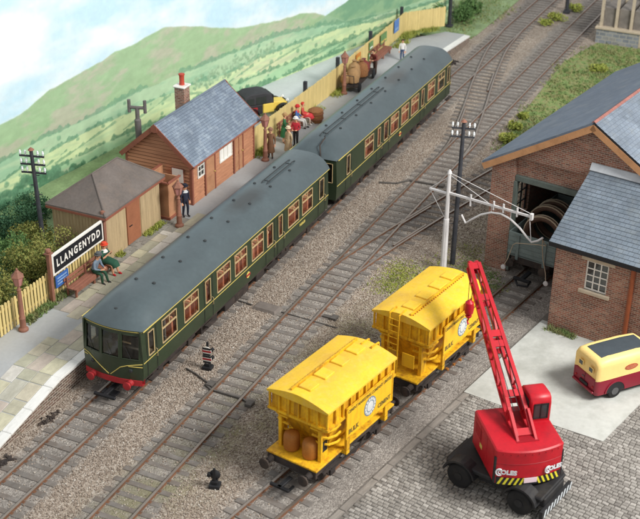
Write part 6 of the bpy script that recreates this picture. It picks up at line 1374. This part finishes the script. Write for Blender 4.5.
# ------------------------------------------------------------------ people
def cmat(col): return M('cloth_%d_%d_%d' % col, col, 0.8, 0.12, 7).name
GRN, DGRN, GREY, NAVY, RED, TAN, BRN, WHT, BLK, BLU = (54, 118, 78), (44, 82, 62), (122, 138, 156), (44, 48, 66), (184, 46, 58), (208, 184, 146), (122, 88, 64), (232, 230, 226), (44, 42, 44), (72, 108, 168)
def person(label, loc, rz, pose, top, legs, shoes, hat=None, hair=(96, 60, 40), skirt=None, bare=False, arms='down', lean=0.0, sleeves=True, collar=None):
    J, E, rad = {}, [], {}
    sit = pose == 'sit'; pz_ = 0.56 if sit else 0.94
    def j(n, p, r): J[n] = p; rad[n] = r
    j('pelvis', (0, 0, pz_), .15); j('waist', (lean*.1, 0, pz_+.16), .135); j('chest', (lean*.28, 0, pz_+.36), .165); j('neck', (lean*.42, 0, pz_+.54), .06); j('head0', (lean*.45+.02, 0, pz_+.62), .085); j('head1', (lean*.48+.03, 0, pz_+.72), .105); j('head2', (lean*.48+.015, 0, pz_+.79), .07); j('nose', (lean*.48+.135, 0, pz_+.685), .016)
    E += [('pelvis', 'waist', 't'), ('waist', 'chest', 't'), ('chest', 'neck', 't'), ('neck', 'head0', 's'), ('head0', 'head1', 's'), ('head1', 'head2', 's'), ('head1', 'nose', 's')]
    for s, a in ((1, 'l'), (-1, 'r')):
        if sit: K, A, T = (.46, s*.13, .50), (.52+.06*s, s*.12, .09), (.68+.06*s, s*.14, .04)
        else: K, A, T = (.03+.05*s, s*.10, .50), (-.02+.06*s, s*.10, .08), (.14+.06*s, s*.13, .035)
        j('hip'+a, (0.02, s*.09, pz_-.03), .10); j('knee'+a, K, .075); j('ank'+a, A, .05); j('toe'+a, T, .042)
        E += [('pelvis', 'hip'+a, 'p'), ('hip'+a, 'knee'+a, 'p'), ('knee'+a, 'ank'+a, 's' if bare else 'p'), ('ank'+a, 'toe'+a, 'h')]
        cz = pz_+.44; cx = lean*.34
        if arms == 'down' and not sit: EL, WR, HA = (cx-.03, s*.25, cz-.28), (cx+.05, s*.25, cz-.53), (cx+.07, s*.245, cz-.60)
        elif arms == 'up': EL, WR, HA = (cx+.12, s*.26, cz-.2), (cx+.28, s*.12, cz-.02), (cx+.32, s*.07, cz+.03)
        else: EL, WR, HA = (cx+.04, s*.25, cz-.26), (cx+.26, s*.13, cz-.30), (cx+.33, s*.09, cz-.29)
        j('sho'+a, (cx, s*.19, cz), .075); j('elb'+a, EL, .055); j('wri'+a, WR, .034); j('palm'+a, HA, .036)
        E += [('chest', 'sho'+a, 't'), ('sho'+a, 'elb'+a, 't'), ('elb'+a, 'wri'+a, 't' if sleeves else 's'), ('wri'+a, 'palm'+a, 's')]
        d = (Vector(HA)-Vector(WR)).normalized(); sd = Vector((0, 1, 0)) if abs(d.y) < .8 else Vector((1, 0, 0)); sd = (sd-d*sd.dot(d)).normalized(); dn = d.cross(sd)
        for k, (o, L) in enumerate(((-.03, .062), (-.01, .075), (.01, .07), (.03, .055))):
            p1 = Vector(HA)+sd*o+d*.04; p2 = p1+d*L*.7+dn*.012*s; j('f%d%s' % (k, a), tuple(p1), .011); j('g%d%s' % (k, a), tuple(p2), .009); E += [('palm'+a, 'f%d%s' % (k, a), 's'), ('f%d%s' % (k, a), 'g%d%s' % (k, a), 's')]
        p1 = Vector(HA)-sd*.045-d*.005; p2 = p1-sd*.02+d*.035; j('th'+a, tuple(p1), .012); j('ti'+a, tuple(p2), .010); E += [('palm'+a, 'th'+a, 's'), ('th'+a, 'ti'+a, 's')]
    names = list(J); ix = {n: i for i, n in enumerate(names)}
    me = bpy.data.meshes.new('body'); me.from_pydata([J[n] for n in names], [(ix[a], ix[b]) for a, b, _ in E], [])
    o = bpy.data.objects.new('tmp', me); C.objects.link(o); md = o.modifiers.new('s', 'SKIN'); md.use_smooth_shade = True
    for i, n in enumerate(names): v = me.skin_vertices[0].data[i]; f_ = .88 if n in ('pelvis', 'chest') else 1.0; v.radius = (rad[n], rad[n]*f_); v.use_root = (n == 'pelvis')
    sb = o.modifiers.new('u', 'SUBSURF'); sb.levels = 1; sb.render_levels = 1
    dg = bpy.context.evaluated_depsgraph_get(); dg.update(); bm_ = bpy.data.meshes.new_from_object(o.evaluated_get(dg)); bpy.data.objects.remove(o)
    for n in (cmat(top), cmat(legs), cmat(shoes), 'skin'): bm_.materials.append(MATS[n])
    seg = [(Vector(J[a]), Vector(J[b]), 'tphs'.index(c)) for a, b, c in E]
    for p in bm_.polygons:
        c = p.center; best = (9, 0)
        for a, b, k in seg:
            ab = b-a; t = max(0, min(1, (c-a).dot(ab)/max(1e-9, ab.length_squared))); d = (a+ab*t-c).length
            if d < best[0]: best = (d, k)
        p.material_index = best[1]; p.use_smooth = True
    bm_.name = 'body'; root = thing('person', label, 'person', loc, rz, 'people on the platform')
    link('body', bm_, root)
    hx, hz = J['head1'][0], J['head1'][2]
    m = MB(); m.sph((hx-.02, 0, hz+.035), (.125, .118, .115), 12, 8)
    keep = [f for f in m.f if not any(m.v[i][0] > hx+.06 and m.v[i][2] < hz+.07 for i in f)]; m.f = keep; m.m = [0]*len(keep); m.build('hair', cmat(hair), root, recalc=False)
    m = MB()
    for s in (-1, 1): m.sph((hx+.098, s*.036, hz-.01), .013, 6, 4)
    m.box(hx+.088, hx+.104, -.028, .028, hz-.082, hz-.07); m.build('face', cmat((70, 40, 36)), root, smooth=0)
    m = MB()
    for s in (-1, 1): m.sph((hx, s*.112, hz-.02), (.022, .012, .034), 6, 4)
    m.build('ears', 'skin', root)
    if hat: m = MB(); m.lathe([(.17, hz+.055), (.17, hz+.075), (.118, hz+.08), (.118, hz+.15), (.08, hz+.18), (.02, hz+.185)], (hx, 0, 0), 14); m.build('hat', cmat(hat), root)
    if collar: m = MB(); m.lathe([(.17, pz_+.44), (.11, pz_+.52), (.075, pz_+.56)], (J['chest'][0]+lean*.1, 0, 0), 12); m.build('collar', cmat(collar), root)
    if skirt:
        if sit: m = MB(); m.tube([(-.05, 0, .58), (.2, 0, .58), (.5, 0, .53), (.56, 0, .40)], [.19, .2, .19, .18], 12); m.build('skirt', cmat(skirt), root)
        else: m = MB(); m.lathe([(.16, pz_+.1), (.19, pz_-.1), (.22, pz_-.35), (.25, .38)], n=14); m.build('skirt', cmat(skirt), root)
    return root
S = -math.pi/2
person('seated man in blue-grey jacket and green trousers on the bench', (6.15, 5.08, PZ-.05), S, 'sit', GREY, DGRN, BLK, hat=(92, 96, 98), arms='lap', lean=.5).scale = (1.1, 1.1, 1.1)
person('seated woman with red hair in green dress and red shoes', (7.05, 5.10, PZ-.02), S, 'sit', (44, 88, 68), (226, 160, 128), (206, 36, 48), hair=(214, 74, 48), skirt=(44, 88, 68), bare=True, arms='up', sleeves=False, collar=WHT, hat=(216, 78, 52)).scale = (1.1, 1.1, 1.1)
person('porter in dark uniform and cap standing by the timber screen', (13.75, 4.72, PZ), R(-110), 'stand', NAVY, (38, 42, 58), BLK, hat=(40, 42, 56), collar=(196, 200, 204))
person('standing woman in long green coat by the yellow fence', (24.7, 4.55, PZ), R(-60), 'stand', GRN, (206, 160, 130), BLK, hair=(168, 104, 54), hat=(186, 150, 104), skirt=GRN, bare=True, arms='lap')
person('standing figure in pale tan coat close behind the railcar roof', (23.0, 3.45, PZ), R(160), 'stand', TAN, TAN, BRN, hat=(226, 208, 176), skirt=(204, 178, 140))
person('standing figure in red jacket and white hat near the railcar', (24.5, 3.72, PZ), R(190), 'stand', RED, BLK, BLK, hat=WHT, arms='lap')
person('seated passenger in blue, white and red with a red hat', (27.15, 4.93, PZ-.02), R(-80), 'sit', BLU, (206, 204, 200), BLK, hat=(204, 52, 52), collar=(206, 70, 60), arms='lap')
person('seated passenger in red skirt sharing the far bench end', (27.75, 4.85, PZ-.02), R(-70), 'sit', (198, 84, 70), (220, 196, 180), WHT, hair=(200, 60, 50), skirt=(208, 60, 66), arms='lap')
person('figure in long brown coat beside the lamp at the station end', (22.35, 4.25, PZ), R(200), 'stand', BRN, BRN, BLK, hat=(150, 112, 92), skirt=(112, 80, 56))
person('distant man in white shirt and blue trousers near the empty bench', (41.2, 3.72, PZ), R(200), 'stand', WHT, (62, 84, 120), BLK, hair=(60, 46, 40)).scale = (.86, .86, .86)
person('stooping porter in maroon jacket behind the loaded barrow', (37.9, 4.35, PZ), R(170), 'stand', (120, 62, 56), (84, 64, 56), BLK, hair=(82, 52, 40), arms='lap', lean=.6)
# ------------------------------------------------------------------ plants
def leaf_mesh(name, mat, n, size, rs, lobes):
    """many small leaf faces filling several overlapping lobes"""
    c = np.empty((n, 3)); L = np.array([l[:3] for l in lobes]); Rr = np.array([l[3:] for l in lobes]); pick = rs.randint(0, len(lobes), n)
    d = rs.normal(size=(n, 3)); d /= np.linalg.norm(d, axis=1)[:, None]; rad = rs.uniform(.45, 1.05, n)**.6
    c = L[pick]+d*Rr[pick]*rad[:, None]
    c = c[c[:, 2] > 0.02]; n = len(c)
    a = rs.normal(size=(n, 3)); a /= np.linalg.norm(a, axis=1)[:, None]; b = np.cross(a, rs.normal(size=(n, 3))); b /= np.linalg.norm(b, axis=1)[:, None]
    s = (size*rs.uniform(.6, 1.4, n))[:, None]; v = np.stack([c-a*s, c+b*s*.55, c+a*s, c-b*s*.55], 1).reshape(-1, 3)
    me = bpy.data.meshes.new(name); me.from_pydata(v.tolist(), [], np.arange(4*n).reshape(n, 4).tolist()); me.materials.append(MATS[mat]); return me
def shrub(label, x, y, z, r, h, mat, n=3600, group='bushes behind the platform fence', size=.06):
    rs = np.random.RandomState(int(abs(x*131+y*17))); t = thing('shrub', label, 'bush', (x, y, z), 0, group); lobes = []
    for k in range(8): a = rs.uniform(0, 6.28); q = rs.uniform(.2, .62)*r; s_ = rs.uniform(.38, .6); lobes.append((q*math.cos(a), q*math.sin(a), h*rs.uniform(.35, .72), r*s_, r*s_, h*s_*.75))
    link('foliage', leaf_mesh('foliage', mat, n, size, rs, lobes), t)
    m = MB()
    for k in range(5): l = lobes[k]; m.tube([(0, 0, -.1), (l[0]*.4, l[1]*.4, l[2]*.5), l[:3]], [.05, .035, .012], 5)
    m.build('stem', 'leaf_stem', t)
for a in (('olive bush spilling over the near fence left of the lamp', 0.4, 7.3, .6, 1.25, 1.8, 'leaf_olive'), ('olive bush behind the near lamp post', 2.5, 7.3, .6, 1.3, 2.1, 'leaf_olive'), ('russet and olive bush at the foot of the telegraph pole', 4.7, 7.5, .55, 1.35, 2.2, 'leaf_olive'),
          ('olive bush behind the left end of the name sign', 6.5, 7.6, .5, 1.2, 2.0, 'leaf_olive'), ('small green bush between name sign and store hut', 7.2, 6.7, .6, .7, 1.2, 'leaf_green'), ('green bush right of the telegraph pole against the hut wall', 7.9, 9.6, .3, 1.2, 1.9, 'leaf_olive'),
          ('green bush at the left edge behind the olive ones', 2.9, 9.6, .2, 1.5, 2.2, 'leaf_green'), ('mid green bush behind the telegraph pole', 5.9, 9.7, .2, 1.4, 2.2, 'leaf_green'), ('dark green bush low against the painted fields', 5.0, 11.9, -.3, 1.6, 2.2, 'leaf_dark'),
          ('dark green bush beside the hut roof edge', 9.2, 11.4, -.2, 1.4, 2.1, 'leaf_dark'), ('dark green bush in front of painted trees, left of the hut roof', 8.2, 12.8, -.4, 1.5, 2.2, 'leaf_dark'), ('dark green bush between hut roof and painted hedge, farthest along', 11.6, 12.6, -.1, 1.3, 1.7, 'leaf_dark'), ('dark green bush at the far left edge under the painted hill', 3.2, 13.0, -.5, 1.7, 2.4, 'leaf_dark')):
    shrub(*a)
for a in (('dense green bush behind the short fence at the platform end', 52.2, 5.4, -.13, 1.2, 1.9, 'leaf_green'), ('leafy green bush right of the dark post beyond the platform', 54.6, 4.0, -.13, 1.2, 1.5, 'leaf_green'), ('lower green bush farthest along the bank by the top edge', 57.2, 4.0, -.13, 1.1, 1.1, 'leaf_green')):
    shrub(*a, n=900, group='bushes beyond the platform end', size=.11)
def turf(name, label, pts, r, h, n, mat, z=-.13, seed=1, parent=None, w_=.03):
    """short upright blades scattered round the given points"""
    rs = np.random.RandomState(seed); P = np.array(pts, float); k = rs.randint(0, len(P), n); d = np.clip(rs.normal(size=(n, 2)), -2, 2)*r*.5
    c = np.concatenate([P[k, :2]+d, np.full((n, 1), z)], 1); ang = rs.uniform(0, 6.28, n); hh = h*rs.uniform(.4, 1.2, n); ww = w_*rs.uniform(.7, 1.6, n)
    sx = np.stack([np.cos(ang)*ww, np.sin(ang)*ww, np.zeros(n)], 1); tip = c+np.stack([rs.normal(size=n)*hh*.5, rs.normal(size=n)*hh*.5, hh], 1)
    v = np.stack([c-sx, c+sx, tip], 1).reshape(-1, 3); me = bpy.data.meshes.new(name); me.from_pydata(v.tolist(), [], np.arange(3*n).reshape(n, 3).tolist()); me.materials.append(MATS[mat])
    o = link(name, me, parent, 'stuff'); o['label'] = label; return o
rs = np.random.RandomState(3)
# the green verge beyond the brick shed
poly = [(32, -6.3), (37, -5.9), (43, -5.75), (49, -5.6), (52, -6.2), (54.4, -6.7), (54.4, -13), (30, -16), (30, -9)]
o = sheet('grass_verge', poly, 'grass_green', None, -0.085, .1, 'structure'); o['label'] = 'green grass verge between the shed roof and the far track'
gp = []
while len(gp) < 400:
    x, y = rs.uniform(31, 54.3), rs.uniform(-14, -5.6)
    if y < np.interp(x, [31, 37, 49, 54.4], [-6.5, -6.0, -5.8, -6.8]): gp.append((x, y))
turf('grass', 'short green grass covering the verge behind the shed', gp, .9, .16, 16000, 'grass_green', -.09, 4, w_=.045)
for lab, x, y, r_, h_ in (('lime green bush at the near tip of the verge', 33.0, -6.5, .7, .6), ('low lime bush along the verge beside the far track', 35.0, -6.2, .6, .5), ('small lime bush farther along the verge edge', 37.2, -6.2, .5, .45), ('yellow-green clump between far tracks by the signal post', 58.6, -2.6, .9, .6), ('second yellow-green clump nearer, between the far tracks', 57.0, -2.1, .7, .5), ('yellow-green clump beside the signal post at the top edge', 61.8, -3.0, .8, .6), ('bright green patch bush near the stone loading bank', 48.2, -8.3, .8, .4)):
    shrub(lab, x, y, -.13, r_, h_, 'grass_lime', 500, 'low yellow-green clumps by the tracks', .09)
turf('grass', 'mossy grass patch beside the middle track near the far hopper', [(13.3, -6.6), (14.3, -6.7), (14.8, -6.9), (13.6, -7.0), (15.2, -6.5)], 1.0, .07, 3000, 'grass_lime', -.13, 6)
turf('grass', 'thin grass at the foot of the shed pier and doorway', [(17.0, -9.7), (16.6, -9.5), (15.6, -11.2), (15.0, -11.0), (16.4, -10.6), (17.3, -9.4), (16.0, -9.2)], .6, .10, 1500, 'grass_green', -.13, 7)
turf('grass', 'sparse yellowed grass round the loading gauge post', [(15.6, -8.2), (16.4, -8.0), (14.6, -8.8), (17.4, -8.6), (18.5, -9.0), (13.2, -8.4)], 1.1, .07, 1100, 'grass_lime', -.13, 8)
turf('grass', 'tuft of green grass at the corner of the brick office', [tuple(pq(-3.85, 5.4+.25*k)[:2]) for k in range(5)], .22, .22, 500, 'grass_green', -.05, 9)
turf('grass', 'weeds along the foot of the near picket fence', [(x, 5.62) for x in (2.2, 2.6, 3.0, 3.3, 3.5, 4.1, 4.4, 1.9)], .3, .22, 1100, 'grass_green', PZ, 10)
turf('grass', 'weeds at the foot of the store hut wall', [(11.2, 5.42), (11.6, 5.42), (12.0, 5.42), (12.4, 5.45), (8.8, 5.45)], .25, .18, 800, 'grass_lime', PZ, 11)
turf('grass', 'weeds along the foot of the long yellow fence', [(x, 5.15) for x in (22.4, 22.8, 23.2, 29.5, 30.2, 33.2, 33.8, 44.0, 45.0)]+[(46.2, 5.3), (47.3, 5.2), (48.2, 4.6), (48.8, 4.2), (46.8, 5.4)], .5, .25, 2200, 'grass_lime', PZ, 12)
turf('grass', 'rough olive grass on the bank beyond the platform end', [(52+.6*k, 3.6+.5*math.sin(k*2.1)) for k in range(22)]+[(53+.6*k, 5.2) for k in range(16)]+[(51.5, 3.0), (56, 2.5), (58, 2.2), (60, 2.0)], 1.0, .2, 4200, 'grass_green', -.13, 13, w_=.05)
turf('grass', 'thin weeds on the bank behind the picket fence', [(x, 6.9+.5*math.sin(x*3)) for x in np.arange(-1, 8, .4)], .5, .3, 2600, 'leaf_olive', .72, 14)
rs = np.random.RandomState(8)
turf('grass', 'thin grass and moss on the bank behind hut and station', [(x, y) for x, y in zip(rs.uniform(8, 24, 160), rs.uniform(9.2, 13.5, 160)) if y < board_y(x)-.3], .8, .22, 5200, 'leaf_green', .05, 15, w_=.05)
o = sheet('far_bank', [(50.6, 2.4), (52, 1.9), (66, 1.7), (80, 1.7), (80, 12), (50.2, 6.0), (50.3, 3.8)], 'earth', None, -.06, .06, 'structure'); o['label'] = 'brown earth bank beyond the platform end'
# loose ballast stones lying over the bed and the cess
def stones(n, seed):
    rs = np.random.RandomState(seed); x = rs.uniform(-9, 34, n); y = rs.uniform(-9.4, 1.75, n)
    near = rs.rand(n) < np.clip(1.25-(x+9)/55, .3, 1); x, y = x[near], y[near]
    q = (x-17.41)*-0.1788+(y+9.96)*-0.9839; k = np.ones(len(x), bool)
    for yc in (0, -4.06):
        for s_ in (-HG, HG): k &= np.abs(y-yc-s_) > .12
    off = np.minimum(np.minimum(np.abs(y), np.abs(y+4.06)), np.abs(q-2.56)); k &= (off > 1.22) | (rs.rand(len(x)) < .16)
    k &= (np.abs(q-2.56-HG) > .12) & (np.abs(q-2.56+HG) > .12) & (q < 4.5); x, y = x[k], y[k]; m_ = len(x)
    c = np.stack([x, y, np.full(m_, -.118)], 1); r_ = rs.uniform(.022, .052, m_)
    d = np.array([(1, 0, 0), (-1, 0, 0), (0, 1, 0), (0, -1, 0), (0, 0, 1), (0, 0, -1)], float)
    sc_ = rs.uniform(.6, 1.3, (m_, 6, 1))*r_[:, None, None]; a = rs.uniform(0, 6.28, m_); ca_, sa_ = np.cos(a), np.sin(a)
    v = d[None]*sc_; vx = v[..., 0]*ca_[:, None]-v[..., 1]*sa_[:, None]; vy = v[..., 0]*sa_[:, None]+v[..., 1]*ca_[:, None]
    v = np.stack([vx, vy, v[..., 2]*.8], -1)+c[:, None]
    f = np.array([(0, 2, 4), (2, 1, 4), (1, 3, 4), (3, 0, 4), (2, 0, 5), (1, 2, 5), (3, 1, 5), (0, 3, 5)])
    F = (f[None]+6*np.arange(m_)[:, None, None]).reshape(-1, 3)
    me = bpy.data.meshes.new('ballast_stones'); me.vertices.add(6*m_); me.vertices.foreach_set('co', v.ravel()); me.loops.add(F.size); me.loops.foreach_set('vertex_index', F.ravel().astype(np.int32)); me.polygons.add(len(F)); me.polygons.foreach_set('loop_start', np.arange(0, F.size, 3, dtype=np.int32)); me.update()
    mm, t, b = base_mat('stone_chips'); ge = t.new('ShaderNodeNewGeometry')
    t.link(t.ramp(ge.outputs['Random Per Island'], [(0.0, lin((124, 111, 100))), (0.35, lin((150, 136, 123))), (0.7, lin((168, 154, 141))), (0.95, lin((183, 173, 161))), (1.0, lin((210, 205, 197)))]), b.inputs['Base Color']); b.inputs['Roughness'].default_value = .9; b.inputs['Specular IOR Level'].default_value = .2
    me.materials.append(mm); o = link('ballast_stones', me, None, 'stuff'); o['label'] = 'loose ballast stones scattered round the rails'
stones(60000, 21)
